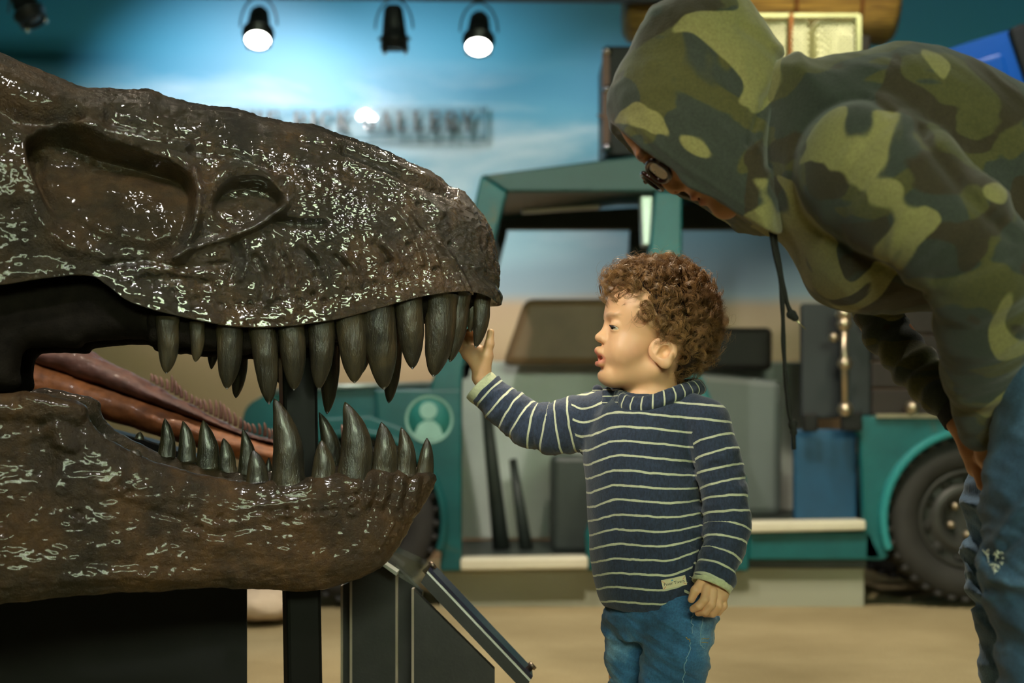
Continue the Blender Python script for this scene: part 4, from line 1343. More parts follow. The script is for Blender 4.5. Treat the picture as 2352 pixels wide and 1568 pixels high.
slab([(38, 882), (56, 835), (70, 828), (200, 872), (400, 942), (560, 1000), (640, 1022), (760, 1062), (880, 1100), (880, 1125), (760, 1110), (640, 1080), (540, 1052), (400, 1012), (280, 975), (140, 930), (60, 905)], 'lower_bone', M['jaw_orange'], .05, .03)
slab([(60, 832), (66, 802), (95, 796), (160, 800), (200, 805), (260, 835), (330, 868), (400, 908), (480, 952), (560, 990), (640, 1012), (760, 1048), (880, 1088), (880, 1102), (760, 1064), (640, 1024), (560, 1002), (400, 944), (200, 874), (80, 834)], 'upper_bone', M['jaw_purple'], .052, .026, 0.0, .005)
for k in range(27):
    x = 350 + k * 11.2
    y = np.interp(x, [330, 400, 480, 560, 640], [862, 900, 945, 984, 1008]) + 4
    hh_ = (28 + 9 * math.sin(k * .55)) * (1.15 if 3 < k < 24 else .7)
    a_ = P(x, y, YJ - .01 + .012 * math.sin(k * 2.1)); b_ = P(x - 4 - 3 * math.sin(k * 1.3), y - hh_, a_[1])
    uu = np.linspace(0, 1, 9)
    MB().tube([a_ + (b_ - a_) * s + np.array([.002 * math.sin(s * 3), 0, 0]) for s in uu], [.0050 * (1 - s ** 2.4) ** .6 + .0003 for s in uu], 10, flat=.8).build('tooth', M['small_tooth'], mj, True)
for x, y, h_ in ((752, 1062, 100), (797, 1070, 96), (842, 1082, 78)):
    a_ = P(x, y, YJ); b_ = P(x - 14, y - h_, YJ); uu = np.linspace(0, 1, 12)
    MB().tube([a_ + (b_ - a_) * s + np.array([.008 * math.sin(s * 3), 0, 0]) for s in uu], [.017 * (1 - s ** 2) ** .6 + .0004 for s in uu], 12, flat=.8).build('tooth', M['small_tooth'], mj, True)
js = empty('display_stand', tuple(P(300, 1000, YJ + .02) * [1, 1, 0]), 'black stand under the brown fossil jaw, mostly hidden by the skull', 'stand')
MB().box(P(240, 1010, YJ - .02), P(300, 1000, YJ + .04) * [1, 1, 0], .004).build('post', M['black'], js)
MB().box(P(180, 1000, YJ - .09) * [1, 1, 0], P(360, 1000, YJ + .17) * [1, 1, 0] + [0, 0, .03], .004).build('base', M['black'], js)
MB().prism([P(150, 965, YJ - .06), P(330, 1010, YJ - .06), P(520, 1075, YJ - .06), P(520, 1110, YJ - .06), P(150, 1110, YJ - .06)], (0, .12, 0)).build('cradle', M['black'], js)

# pale rock on the floor far behind
f = Field(); cr = P(585, 1402, 4.55)
f.ell(cr + [0, 0, .03], (.14, .16, .06)).ell(cr + [-.10, .03, .05], (.10, .12, .07), k=.04).ell(cr + [.07, -.02, .02], (.06, .1, .035), k=.03)
v, qd = f.mesh(.008, post=lambda d, p: d + .012 * fbm(p * 12, 3)); v[:, 2] = np.maximum(v[:, 2], 0.0)
M['rock'] = simple('pale_rock', lin(196, 176, 150)[:3], 0.8, 0, .2, 6, .4, 30, .01)
tag(obj('rock', v, qd, M['rock']), 'pale rock on the floor, glimpsed under the dinosaur jaw', 'rock')

# ------------------------------------------------------------------ the child
YC = 2.40
SCL = YC / F                      # metres per picture pixel at the child


def C(px, py, dy=0.0): return P(px, py, YC + dy)


def skin_mat(name, base, dark, lip, sss=0.12, rough=0.48):
    t = NT(name)
    c = t.ramp(t.noise(24, 4), [(0.3, tuple(x * .92 for x in base)), (0.7, base)])
    c = t.mix(t.attr('lip'), c, (*lip, 1))
    c = t.mix(t.attr('brow'), c, (*dark, 1))
    t.set(Base_Color=c, Roughness=rough, Subsurface_Weight=sss, Subsurface_Radius=(0.012, 0.005, 0.003), Subsurface_Scale=0.5)
    t.bump(t.noise(420, 3), 0.06, 0.001)
    return t.m


M['skin_child'] = skin_mat('warm_tan_skin', lin(232, 180, 136)[:3], lin(70, 44, 28)[:3], lin(206, 116, 100)[:3])


def knit(name, navy, pale):
    t = NT(name)
    s = t.attr('stripe')                       # stripe coordinate, one stripe per unit
    fr = t.math('FRACT', s)
    w = t.math('ABSOLUTE', t.math('SUBTRACT', fr, 0.5))
    wob = t.math('MULTIPLY', t.math('SUBTRACT', t.noise(160, 2), 0.5), 0.03)
    m = t.ramp(t.math('ADD', w, wob), [(0.062, (1, 1, 1)), (0.085, (0, 0, 0))])
    fl = t.noise(260, 3, 0.7, 0, (1, 1, .45))
    a = t.ramp(fl, [(0.3, tuple(x * .6 for x in navy)), (0.7, tuple(x * 1.5 for x in navy))])
    b = t.ramp(fl, [(0.3, tuple(x * .85 for x in pale)), (0.7, pale)])
    t.set(Base_Color=t.mix(m, a, b), Roughness=0.85, Sheen_Weight=0.25)
    t.bump(t.noise(520, 2, .5, 0, (1, 1, .6)), 0.35, 0.0015)
    return t.m


NAVY = lin(38, 48, 68)[:3]; PALE = lin(206, 206, 176)[:3]
M['sweater'] = knit('navy_striped_knit', NAVY, PALE)
M['cuff'] = simple('pale_green_grey_knit', lin(196, 198, 158)[:3], 0.9, 0, .12, 200, .4, 400, .002, Sheen_Weight=0.2)


def denim(name, col, fade):
    t = NT(name)
    tw = t.n('ShaderNodeTexWave'); tw.inputs['Scale'].default_value = 260; tw.inputs['Distortion'].default_value = 1.0
    t.l(t.coord((1, 1, .8)), tw.inputs['Vector'])
    big = t.ramp(t.noise(9, 4, .6), [(0.32, tuple(x * .45 for x in col)), (0.52, col), (0.68, fade)])
    g = t.ramp(t.noise(330, 3), [(0.3, (.7,) * 3), (0.7, (1.12,) * 3)])
    t.set(Base_Color=t.mix(1.0, big, g, 'MULTIPLY'), Roughness=0.85, Sheen_Weight=0.15)
    t.bump(t.math('ADD', tw.outputs['Fac'], t.noise(120, 2)), 0.2, 0.001)
    return t.m


M['denim_child'] = denim('blue_denim', lin(58, 112, 156)[:3], lin(128, 172, 204)[:3])
M['hair'] = simple('brown_curly_hair', lin(150, 112, 68)[:3], 0.35, 0, .5, 70, 0.0, 10, .001)
M['eyewhite'] = simple('eye_white', lin(220, 215, 205)[:3], 0.15)
M['iris'] = simple('dark_brown_iris', lin(40, 24, 16)[:3], 0.1)
M['toothwhite'] = simple('milk_teeth', lin(232, 224, 205)[:3], 0.25)
M['mouth'] = simple('dark_mouth', lin(84, 28, 26)[:3], 0.4)
M['lash'] = simple('dark_lashes', lin(30, 20, 14)[:3], 0.5)

kid = empty('person', tuple(C(1500, 1000) * [1, 1, 0]), 'curly haired toddler in a navy striped sweater and jeans, touching the dinosaur teeth', 'person')

# --- head frame
TH = math.radians(13)
HO = C(1512, 760, .01)
HF = np.array([-math.cos(TH), -math.sin(TH), 0]); HL = np.array([math.sin(TH), -math.cos(TH), 0]); HU = np.array([0, 0, 1.0])
HR = np.stack([HF, HU, HL])         # rows: forward, up, to the near side
hs = (YC + .01) / F


def H(px, py, c=0.0):
    a = (1512 - px + c * math.sin(TH)) / math.cos(TH); b = 760 - py
    return HO + hs * (a * HF + b * HU + c * HL)


def child_body():
    f = Field(); s = hs
    # torso, legs (under the clothes)
    f.chain([C(1495, 900), C(1480, 1000), C(1492, 1200), C(1505, 1370)], [48 * s, 82 * s, 88 * s, 84 * s], 40 * s)
    f.chain([C(1450, 1400, .045), C(1447, 1610, .045), C(1452, 1775, .045)], [62 * s, 46 * s, 34 * s], 20 * s)
    f.chain([C(1555, 1400, -.04), C(1535, 1610, -.04), C(1530, 1790, -.04)], [64 * s, 48 * s, 34 * s], 20 * s)
    f.cone(C(1452, 1780, .045), C(1405, 1795, .01), 28 * s, 22 * s, 10 * s)
    f.cone(C(1530, 1790, -.04), C(1483, 1806, -.075), 28 * s, 22 * s, 10 * s)
    # arms
    f.chain([C(1375, 965, .06), C(1240, 985, .075), C(1160, 935, .085), C(1105, 866, .09)], [46 * s, 36 * s, 28 * s, 22.5 * s], 8 * s)
    f.chain([C(1625, 975, -.06), C(1668, 1180, -.085), C(1640, 1345, -.12)], [46 * s, 34 * s, 24 * s], 8 * s)
    # neck
    f.cone(H(1503, 840), H(1492, 960), 50 * s, 62 * s, 24 * s)
    # head
    e = lambda x, y, c, a, b, w, k=0, sub=False: f.ell(H(x, y, c), np.array([a, b, w]) * s, HR, k * s, sub)
    def pair(x, y, c, a, b, w, k=0, sub=False):
        e(x, y, c, a, b, w, k, sub); e(x, y, -c, a, b, w, k, sub)
    e(1512, 728, 0, 121, 113, 97, 26)
    e(1455, 725, 0, 60, 72, 80, 24)
    e(1446, 800, 0, 60, 84, 70, 26)
    pair(1432, 812, 36, 40, 40, 38, 22)
    for c in (1, -1):
        f.cone(H(1498, 850, 52 * c), H(1408, 866, 16 * c), 28 * s, 23 * s, 22 * s)
    e(1395, 862, 0, 24, 22, 27, 14)
    e(1404, 818, 0, 34, 30, 38, 14)
    f.cone(H(1405, 742), H(1388, 768), 9 * s, 11.5 * s, 14 * s)
    e(1379, 777, 0, 14.5, 11.5, 15, 9)
    pair(1391, 784, 14, 12, 8.5, 9, 6)
    pair(1383, 794, 8, 6, 3.5, 4, 3, True)
    # lips, with the mouth open
    for c in (1, -1):
        f.cone(H(1373, 807), H(1377, 810, 12 * c), 8.5 * s, 8 * s, 5 * s); f.cone(H(1377, 810, 12 * c), H(1391, 824, 23 * c), 8 * s, 4.5 * s, 4 * s)
        f.cone(H(1374, 837), H(1378, 836, 11 * c), 8.2 * s, 7.6 * s, 5 * s); f.cone(H(1378, 836, 11 * c), H(1391, 828, 22 * c), 7.6 * s, 4.5 * s, 4 * s)
    e(1372, 849, 0, 9, 4, 20, 9, True)
    e(1374, 824, 0, 19, 6.6, 19, 2.5, True)
    # eyes: socket, lids
    pair(1392, 751, 32, 12, 11, 20, 14, True)
    for c in (1, -1):
        f.ell(H(1414, 754, 36 * c), np.array([18, 17.5, 18]) * s, HR, 5 * s)
        fo = unit(HF + HU * .34); uo = unit(HU - HF * .34)
        f.ell(H(1402, 757, 44 * c), np.array([14, 4.0, 16]) * s, np.stack([fo, uo, HL]), 1.6 * s, True)
    pair(1405, 728, 26, 12, 7, 24, 12)
    # the ears: a dished oval with a rim, a hollow and a lobe
    for c in (1, -1):
        ear_c = H(1511, 815, 97 * c)
        ax = unit(HL * c * 0.88 + HF * 0.44 + HU * 0.08)                # the dish looks outward and forward
        up = unit(HU - HF * .28); up = unit(up - ax * (up @ ax)); fw = np.cross(up, ax) * c
        R = np.stack([fw, up, ax])
        g = lambda a, b, w: ear_c + s * (a * R[0] + b * R[1] + w * R[2])
        f.ell(g(0, 4, 0), np.array([33, 31, 9]) * s, R, 4 * s)
        f.ell(g(12, -20, 2), np.array([16, 15, 9]) * s, R, 7 * s)
        f.ell(g(0, 9, 9), np.array([24, 22, 8]) * s, R, 2 * s, True)
        f.cone(g(-14, -6, 3), g(-8, 14, 3), 5 * s, 5 * s, 3 * s)
        f.cone(g(-8, 14, 3), g(6, 19, 3), 5 * s, 4 * s, 3 * s)
        f.ell(g(6, 2, 6), np.array([12, 14, 10]) * s, R, 3 * s, True)
        f.ell(g(21, -4, 5), np.array([6, 8, 6]) * s, R, 4 * s)
    # right hand, palm to the viewer, fingers bent behind the front teeth
    y = .09
    f.chain([C(1106, 850, y), C(1086, 812, y + .002)], [21 * s, 22 * s], 8 * s)
    f.chain([C(1108, 848, y - .003), C(1116, 818, y - .008)], [19 * s, 18 * s], 10 * s)
    f.cone(C(1074, 812, y + .004), C(1100, 806, y), 15 * s, 15 * s, 10 * s)
    f.chain([C(1116, 815, y - .008), C(1124, 790, y - .012), C(1127, 763, y - .012)], [14 * s, 10.5 * s, 8.6 * s], 7 * s)
    for (a, b, c_, r) in (((1096, 800, y), (1086, 774, y + .012), (1078, 760, y + .006), 9.2), ((1084, 798, y + .003), (1071, 768, y + .016), (1062, 752, y + .010), 9.4),
                          ((1072, 800, y + .005), (1058, 774, y + .018), (1049, 760, y + .014), 8.8), ((1064, 808, y + .006), (1049, 790, y + .018), (1041, 780, y + .016), 7.8)):
        f.chain([C(*a), C(*b), C(*c_)], [r * s, r * .92 * s, r * .8 * s], 2.5 * s)
    # left hand, hanging, loosely curled
    y = -.125
    f.ell(C(1642, 1366, y + .004), np.array([30, 33, 21]) * s, None, 10 * s)
    f.chain([C(1612, 1338, y - .006), C(1597, 1356, y - .016), C(1588, 1376, y - .016)], [12 * s, 10 * s, 8.2 * s], 4 * s)
    for k_, pts in enumerate([((1624, 1350, y - .016), (1618, 1377, y - .026), (1605, 1391, y - .024), (1592, 1398, y - .016)),
                              ((1637, 1358, y - .016), (1634, 1388, y - .024), (1620, 1404, y - .018), (1604, 1407, y - .008)),
                              ((1650, 1364, y - .010), (1651, 1391, y - .016), (1637, 1408, y - .008), (1619, 1409, y + .002)),
                              ((1660, 1370, y + .0), (1662, 1391, y - .004), (1650, 1405, y + .004), (1634, 1408, y + .012))]):
        r = (9.8, 9.8, 9.4, 8.4)[k_]
        f.chain([C(*q) for q in pts], [r * 1.08 * s, r * s, r * .95 * s, r * .82 * s], 2.2 * s)
    v, q = f.mesh(0.0013)
    v = relax(v, q, 1, .4)
    px, py = proj(v); cc = ((v - HO) @ HL) / hs; aa = ((v - HO) @ HF) / hs; bb = ((v - HO) @ HU) / hs
    lx = 1512 - aa; ly = 760 - bb
    lip = sstep(1.25, .8, np.sqrt(((lx - 1374) / 22) ** 2 + ((ly - 809 - np.abs(cc) * .55) / 9) ** 2 + (cc / 27) ** 2)) + sstep(1.25, .8, np.sqrt(((lx - 1376) / 20) ** 2 + ((ly - 838 + np.abs(cc) * .35) / 9.5) ** 2 + (cc / 26) ** 2))
    lip = np.clip(lip, 0, 1) * .8
    lip += .25 * np.exp(-(((lx - 1430) / 26) ** 2 + ((ly - 810) / 24) ** 2)) * (aa > 20)
    ec = (np.abs(cc) - 34) * .45
    brow = sstep(1.2, .6, np.sqrt(((ly - 727 - .10 * np.abs(np.abs(cc) - 34)) / 5.5) ** 2 + ((np.abs(cc) - 34) / 26) ** 2)) * (aa > 60) * .28
    return obj('body', v, q, M['skin_child'], kid, attrs={'lip': np.clip(lip, 0, 1), 'brow': brow})


body = child_body()
for c in (1, -1):
    ec = H(1414, 754, 36 * c); s = hs
    gaze = unit(HF + HL * .16 - HU * .06)
    eb = MB().lathe([(15.6 * s * math.sin(t), -15.6 * s * math.cos(t)) for t in np.linspace(0.001, math.pi - .001, 16)], ec, gaze, 24).build('eye', M['eyewhite'], kid, True)
    MB().lathe([(15.95 * s * math.sin(t), 15.95 * s * math.cos(t)) for t in np.linspace(0.52, 0.001, 8)], ec, gaze, 24).build('iris', M['iris'], eb, True)
    pts = []
    for t_ in np.linspace(-.25, 1.0, 12):
        d = unit(HF * math.cos(t_) + HL * c * math.sin(t_) * 1.0 + HU * (.10 - .30 * t_ * c * c))
        pts.append(ec + d * 18.2 * s)
    MB().tube(pts, [.0009 + .0007 * math.sin(math.pi * i / 11) for i in range(12)], 6).build('eyelashes', M['lash'], kid, True, 'dark eyelashes')
MB().lathe([(0.0001, -.004), (.012, -.003), (.013, .002), (.009, .006), (0.0001, .007)], H(1395, 827, 0), HF, 18).build('mouth_lining', M['mouth'], kid, True, 'dark inside of the mouth')
for k in range(-2, 3):
    p_ = H(1381 + abs(k) * 2.2, 820, k * 6.0)
    MB().box(p_ - np.array([.0022, .0018, .0030]), p_ + np.array([.0022, .0018, .0030]), .001).build('milk_tooth', M['toothwhite'], kid, True)

# --- sweater
E1 = unit(np.array([0.77, -0.64, 0]))


def child_sweater():
    f = Field(); s = SCL
    rows = [(902, 1494, 66, 62), (916, 1492, 92, 72), (932, 1488, 116, 84), (955, 1480, 132, 94), (1000, 1470, 139, 102), (1060, 1468, 142, 106), (1120, 1476, 144, 108), (1200, 1486, 147, 111), (1280, 1493, 146, 111), (1330, 1495, 142, 109), (1365, 1494, 134, 103), (1385, 1492, 124, 96), (1397, 1491, 112, 88)]
    z = [C(0, r[0])[2] for r in rows]; x = [C(r[1], 0)[0] for r in rows]
    f.loft(z, x, [YC] * len(rows), [r[2] * s for r in rows], [r[3] * s for r in rows], E1[:2], 10 * s)
    # shoulders
    f.cone(C(1385, 955, .055), C(1460, 925, .03), 46 * s, 40 * s, 26 * s)
    f.cone(C(1622, 965, -.055), C(1545, 930, -.02), 48 * s, 42 * s, 26 * s)
    # reaching sleeve
    RA = [C(1385, 965, .055), C(1325, 975, .065), C(1262, 985, .074), C(1215, 975, .08), C(1160, 938, .086), C(1112, 893, .09), C(1085, 868, .09)]
    g = Field()
    g.chain(RA, [72 * s, 66 * s, 57 * s, 53 * s, 48 * s, 40 * s, 37 * s], 7 * s)
    n1 = unit(C(1094, 876, .09) - C(1150, 931, .086)); c1 = C(1116, 899, .09)
    g.plane(c1, n1, c1 - .2, c1 + .2, 1 * s)
    g.cone(c1 - n1 * .04, c1 + n1 * .05, 30 * s, 34 * s, 2 * s, True)
    f.include(g, 16 * s)
    # hanging sleeve
    LA = [C(1622, 972, -.055), C(1645, 1050, -.068), C(1664, 1130, -.078), C(1671, 1205, -.086), C(1660, 1272, -.10), C(1637, 1335, -.115), C(1622, 1372, -.122)]
    g = Field()
    g.chain(LA, [56 * s, 53 * s, 51 * s, 49 * s, 46 * s, 43 * s, 42 * s], 7 * s)
    n2 = unit(C(1622, 1372, -.122) - C(1650, 1300, -.107)); c2 = C(1637, 1336, -.117)
    g.plane(c2, n2, c2 - .2, c2 + .2, 1 * s)
    g.cone(c2 - n2 * .03, c2 + n2 * .05, 34 * s, 37 * s, 2 * s, True)
    f.include(g, 7 * s)
    # neck hole
    f.cone(C(1495, 950), C(1497, 860), 55 * s, 66 * s, 6 * s, True)
    # hem hollow
    f.ell(C(1491, 1420), np.array([112 * s, 92 * s, 46 * s]), None, 3 * s, True)

    RA_ = np.array(RA); LA_ = np.array(LA)

    def along(p, chain):
        best = np.full(len(p), 1e9); u = np.zeros(len(p)); acc = 0.0
        for i in range(len(chain) - 1):
            a, b = chain[i], chain[i + 1]; e = b - a; L = np.linalg.norm(e)
            t = ((p - a) @ e) / L ** 2
            tc = np.clip(t, 0, 1)
            if i == 0: tc = np.clip(t, -1, 1)
            if i == len(chain) - 2: tc = np.clip(t, 0, 2)
            d = np.linalg.norm(p - a - np.clip(t, 0, 1)[:, None] * e, axis=1)
            m = d < best
            best = np.where(m, d, best); u = np.where(m, acc + tc * L, u); acc += L
        return best, u

    def folds(d, p):
        dr, ur = along(p, RA_); dl, ul = along(p, LA_)
        m = np.abs(d) < .02
        o = np.zeros(len(p))
        q = p[m]
        if len(q):
            fr = np.exp(-((dr[m] - .04) / .035) ** 2) * sstep(.0, .06, ur[m])
            fl = np.exp(-((dl[m] - .036) / .03) ** 2) * sstep(.02, .08, ul[m])
            n_arm = fbm(np.stack([ur[m] * 26, q[:, 2] * 9, q[:, 1] * 9], 1), 3, .5, True)
            n_arm2 = fbm(np.stack([ul[m] * 22 + 9, q[:, 0] * 12, q[:, 1] * 9], 1), 3, .5, True)
            n_tor = fbm(np.stack([q[:, 0] * 9 + q[:, 2] * 5, q[:, 1] * 9, q[:, 2] * 6], 1), 3)
            o[m] = .0085 * (n_arm - .25) * fr + .0075 * (n_arm2 - .25) * fl + .0065 * n_tor * (1 - np.clip(fr + fl, 0, 1))
        return d - o
    v, q = f.mesh(0.0017, post=folds)
    v = relax(v, q, 1, .4)
    # stripes: rings round each sleeve, level bands round the trunk
    dr, ur = along(v, RA_); dl, ul = along(v, LA_)
    px, py = proj(v)
    pitch = 32.5 * s
    e2 = np.array([-E1[1], E1[0], 0]); 
    torso_r = np.interp(v[:, 2], z[::-1], [r[2] * s for r in rows][::-1])
    u1 = ((v - [np.interp(0, [0], [0]), YC, 0]) @ E1) - (np.interp(v[:, 2], z[::-1], x[::-1]) * E1[0])
    f1 = v[:, 0] - C(1480, 0)[0]
    low = sstep(C(0, 1030)[2], C(0, 1330)[2], v[:, 2])
    sag = (-.030 * np.exp(-((f1 + .105) / .035) ** 2)) * .8
    tors = (v[:, 2] + .10 * f1 * (1 - low) + sag * -1.0 * 1.0 - low * .03 * sstep(.02, .12, f1) + low * .10 * np.maximum(-f1 - .03, 0) * -1) / pitch
    ph0 = (C(0, 1049)[2] + .10 * (C(1480, 0)[0] - C(1480, 0)[0])) / pitch
    st = tors - ph0 + 0.5
    tot_r = np.linalg.norm(np.diff(RA_, axis=0), axis=1).sum()
    arm_r = (ur) / pitch
    arm_l = ul / pitch
    wr = (dr < .058 + .0 * dr) & (ur > .045) & (px < 1352)
    in_l = (px > 1590 + (py - 1000) * .12 * (py < 1230) + np.where(py > 1230, (1230 - py) * .35 + 27, 0)) & (v[:, 1] < YC + .05) & (ul > .015) & (dl < .05)
    wob = .08 * fbm(v * 22, 2) + .05 * fbm(v * 60, 2)
    vals = np.stack([st, arm_r + .3, arm_l + .15], 1) + wob[:, None] + 40
    reg = np.where(in_l, 2, np.where(wr, 1, 0))
    freg = reg[q].max(1)                                   # the knit is cut along the sleeve seams
    uq, inv = np.unique((q * 3 + freg[:, None]).ravel(), return_inverse=True)
    q = inv.reshape(q.shape); vi = uq // 3
    st = vals[vi, uq % 3]; v = v[vi]
    sw = obj('sweater', v, q, M['sweater'], kid, attrs={'stripe': st})
    # pale cuffs
    for (cc, nn_, r0, r1, ln) in ((c1, n1, 40 * s, 42 * s, 24 * s), (c2, n2, 42 * s, 43 * s, 13 * s)):
        u_ = unit(np.cross(nn_, [0, 1, .2])); w_ = np.cross(nn_, u_)
        mb = MB(); prof = [(r0 - 5 * s, -ln * .8), (r0 - .5 * s, -4 * s), (r0 + 2.5 * s, 1 * s), (r1 + 2 * s, ln * .5), (r1 + 1.5 * s, ln * .92), (r1 - 1 * s, ln), (r1 - 3.5 * s, ln * .92), (r1 - 6 * s, ln * .3), (r1 - 10 * s, -ln * 1.2)]
        mb.lathe([(max(a, .001), b) for a, b in prof], cc, nn_, 40)
        mb.f = [q_ for q_ in mb.f if len(q_) == 4]
        o = mb.build('cuff', M['cuff'], sw, True, 'pale grey green cuff')
    return sw, v, q


sw, swv, swq = child_sweater()


def surf_front(v, px0, py0, rad=6):
    """the nearest front vertex of a mesh at a picture place"""
    x, y = proj(v); m = np.hypot(x - px0, y - py0) < rad
    if not m.any(): return None
    w = v[m]; return w[np.argmin(w[:, 1])]


# collar: a soft folded band, standing at the back like a hood edge
def collar():
    s = SCL; f = Field()
    ring = [C(1425, 906, .00), C(1440, 918, -.035), C(1475, 922, -.055), C(1515, 912, -.062), C(1550, 898, -.055), C(1585, 886, -.03), C(1604, 882, .0), C(1592, 880, .045), C(1545, 884, .08), C(1480, 890, .085), C(1432, 896, .055)]
    ring = catmull(ring, 3)
    for i in range(len(ring)):
        a, b = ring[i], ring[(i + 1) % len(ring)]
        f.cone(a, b, 11 * s, 11 * s, 3 * s)
        out = unit((a + b) / 2 - C(1505, 905, .01)); 
        f.cone(a + out * 6 * s + [0, 0, -12 * s], b + out * 6 * s + [0, 0, -12 * s], 11 * s, 11 * s, 8 * s)
    # soft gathers at the far shoulder
    for a, b, r in (((1372, 896, .05), (1368, 945, .035), 13), ((1395, 900, .02), (1392, 950, .0), 12), ((1415, 893, .04), (1416, 935, .0), 12), ((1350, 915, .06), (1350, 960, .05), 12)):
        f.cone(C(*a), C(*b), r * s, r * .8 * s, 8 * s)
    for a, r in (((1432, 892, .01), 9), ((1420, 903, .0), 9), ((1438, 905, -.01), 8), ((1426, 916, -.02), 8)):
        f.ell(C(*a), (r * s,) * 3, None, 3 * s)
    v, q = f.mesh(0.0018, post=lambda d, p: d + .0012 * fbm(p * 40, 2))
    v = relax(v, q, 2, .5)
    ang = np.arctan2(v[:, 0] - C(1505, 0)[0], -(v[:, 1] - YC))
    px, py = proj(v)
    st = np.where(px < 1420, v[:, 2] / (SCL * 15), ang / .26 + .1)
    obj('hood_collar', v, q, M['sweater'], sw, attrs={'stripe': st + 40})


collar()

# sewn label
M['label'] = simple('cream_label_cloth', lin(226, 216, 176)[:3], 0.8, 0, .05, 100)
M['ink'] = simple('black_label_ink', (0.01, 0.01, 0.012), 0.7)
M['red_ink'] = simple('red_label_stitch', lin(210, 110, 80)[:3], 0.7)
M['blue_ink'] = simple('blue_label_print', lin(110, 170, 190)[:3], 0.7)
lc = surf_front(swv, 1546, 1341); 
lu = unit(C(1567, 1321, 0) - C(1517, 1341, 0)); pts_ = [surf_front(swv, x, y) for x, y in ((1524, 1349), (1570, 1334), (1550, 1325))]
ln_ = unit(np.cross(pts_[1] - pts_[0], pts_[2] - pts_[0])); ln_ = ln_ if ln_[1] < 0 else -ln_
lu = unit(pts_[1] - pts_[0]); lv = unit(np.cross(lu, ln_)); lv = lv if lv[2] > 0 else -lv
L_ = lambda a, b, h: lc + ln_ * (.0022 + h) + SCL * (a * lu + b * lv)
lab = MB().prism([L_(-27, -10.5, 0), L_(27, -10.5, 0), L_(27, 10.5, 0), L_(-27, 10.5, 0)], -ln_ * .004).build('sewn_label', M['label'], sw, False, 'small cream sewn label near the hem')
tx = bpy.data.curves.new('label_text', 'FONT'); tx.body = 'Finor Tivers'; tx.size = 9.5 * SCL; tx.extrude = .0001; tx.align_x = 'CENTER'; tx.align_y = 'CENTER'
to = bpy.data.objects.new('tmp', tx); COL.objects.link(to)
dg = bpy.context.evaluated_depsgraph_get(); me = bpy.data.meshes.new_from_object(to.evaluated_get(dg))
vt = np.array([list(w.co) for w in me.vertices]); ft = [tuple(p_.vertices) for p_ in me.polygons]
bpy.data.objects.remove(to)
obj('label_lettering', lc + ln_ * .0025 + vt[:, :1] * lu + (vt[:, 1:2] + 0 * SCL) * lv + vt[:, 2:] * ln_, ft, M['ink'], lab, False)
m = MB()
for sx, sy in ((-1, 1), (-1, -1), (1, 1), (1, -1)):
    a, b = L_(sx * 26, sy * 9.5, .0004), L_(sx * 20, sy * 4, .0004)
    m.tube([a, b], .0004, 5)
m.build('corner_stitches', M['red_ink'], lab)
MB().prism([L_(-6, 5, .0002), L_(-1, 5, .0002), L_(-2, 9, .0002), L_(-5, 8, .0002)], ln_ * .0002).build('label_emblem', M['blue_ink'], lab)


# --- jeans and shoes
def child_jeans():
    f = Field(); s = SCL
    rows = [(1352, 1502, 108, 84), (1395, 1505, 116, 90), (1430, 1510, 120, 92), (1462, 1514, 108, 84)]
    f.loft([C(0, r[0])[2] for r in rows], [C(r[1], 0)[0] for r in rows], [YC + .0] * 4, [r[2] * s for r in rows], [r[3] * s for r in rows], E1[:2], 14 * s)
    f.chain([C(1452, 1420, .04), C(1448, 1500, .045), C(1460, 1600, .045), C(1462, 1770, .045)], [66 * s, 60 * s, 55 * s, 50 * s], 10 * s, 16 * s)
    f.chain([C(1560, 1425, -.045), C(1552, 1500, -.045), C(1542, 1600, -.045), C(1536, 1782, -.045)], [78 * s, 74 * s, 66 * s, 56 * s], 10 * s, 16 * s)
    f.chain([C(1605, 1415, -.02), C(1600, 1470, -.02)], [42 * s, 34 * s], 14 * s)

    def folds(d, p):
        m = np.abs(d) < .02; o = np.zeros(len(p)); q = p[m]
        if len(q):
            o[m] = .0105 * fbm(np.stack([q[:, 0] * 8, q[:, 1] * 8, q[:, 2] * 24 + q[:, 0] * 12], 1), 3, .5, True) - .002
        return d - o
    v, q = f.mesh(0.0022, post=folds)
    v = relax(v, q, 1)
    return obj('jeans', v, q, M['denim_child'], kid), v


jn, jv = child_jeans()
M['thread'] = simple('pale_denim_thread', lin(130, 165, 185)[:3], 0.8)
M['thread2'] = simple('gold_denim_thread', lin(170, 140, 70)[:3], 0.8)
for pts, m_ in (([(1594, 1400), (1592, 1430), (1594, 1452)], 'thread'), ([(1619, 1415), (1614, 1450), (1614, 1480), (1622, 1492)], 'thread'), ([(1588, 1480), (1578, 1520), (1568, 1568), (1560, 1620)], 'thread'), ([(1575, 1468), (1588, 1476)], 'thread2'), ([(1616, 1463), (1634, 1466)], 'thread2'), ([(1616, 1471), (1632, 1474)], 'thread2')):
    w = [surf_front(jv, *p_) for p_ in catmull(pts, 5, False)]
    w = [p_ + np.array([0, -.0012, 0]) for p_ in w if p_ is not None]
    if len(w) > 2: MB().tube(w, .0007, 5).build('stitching', M[m_], jn, True, 'pale seam stitching')
M['shoe'] = simple('dark_canvas_shoe', lin(40, 44, 52)[:3], 0.8)
M['sole'] = simple('white_rubber_sole', lin(210, 206, 196)[:3], 0.6)
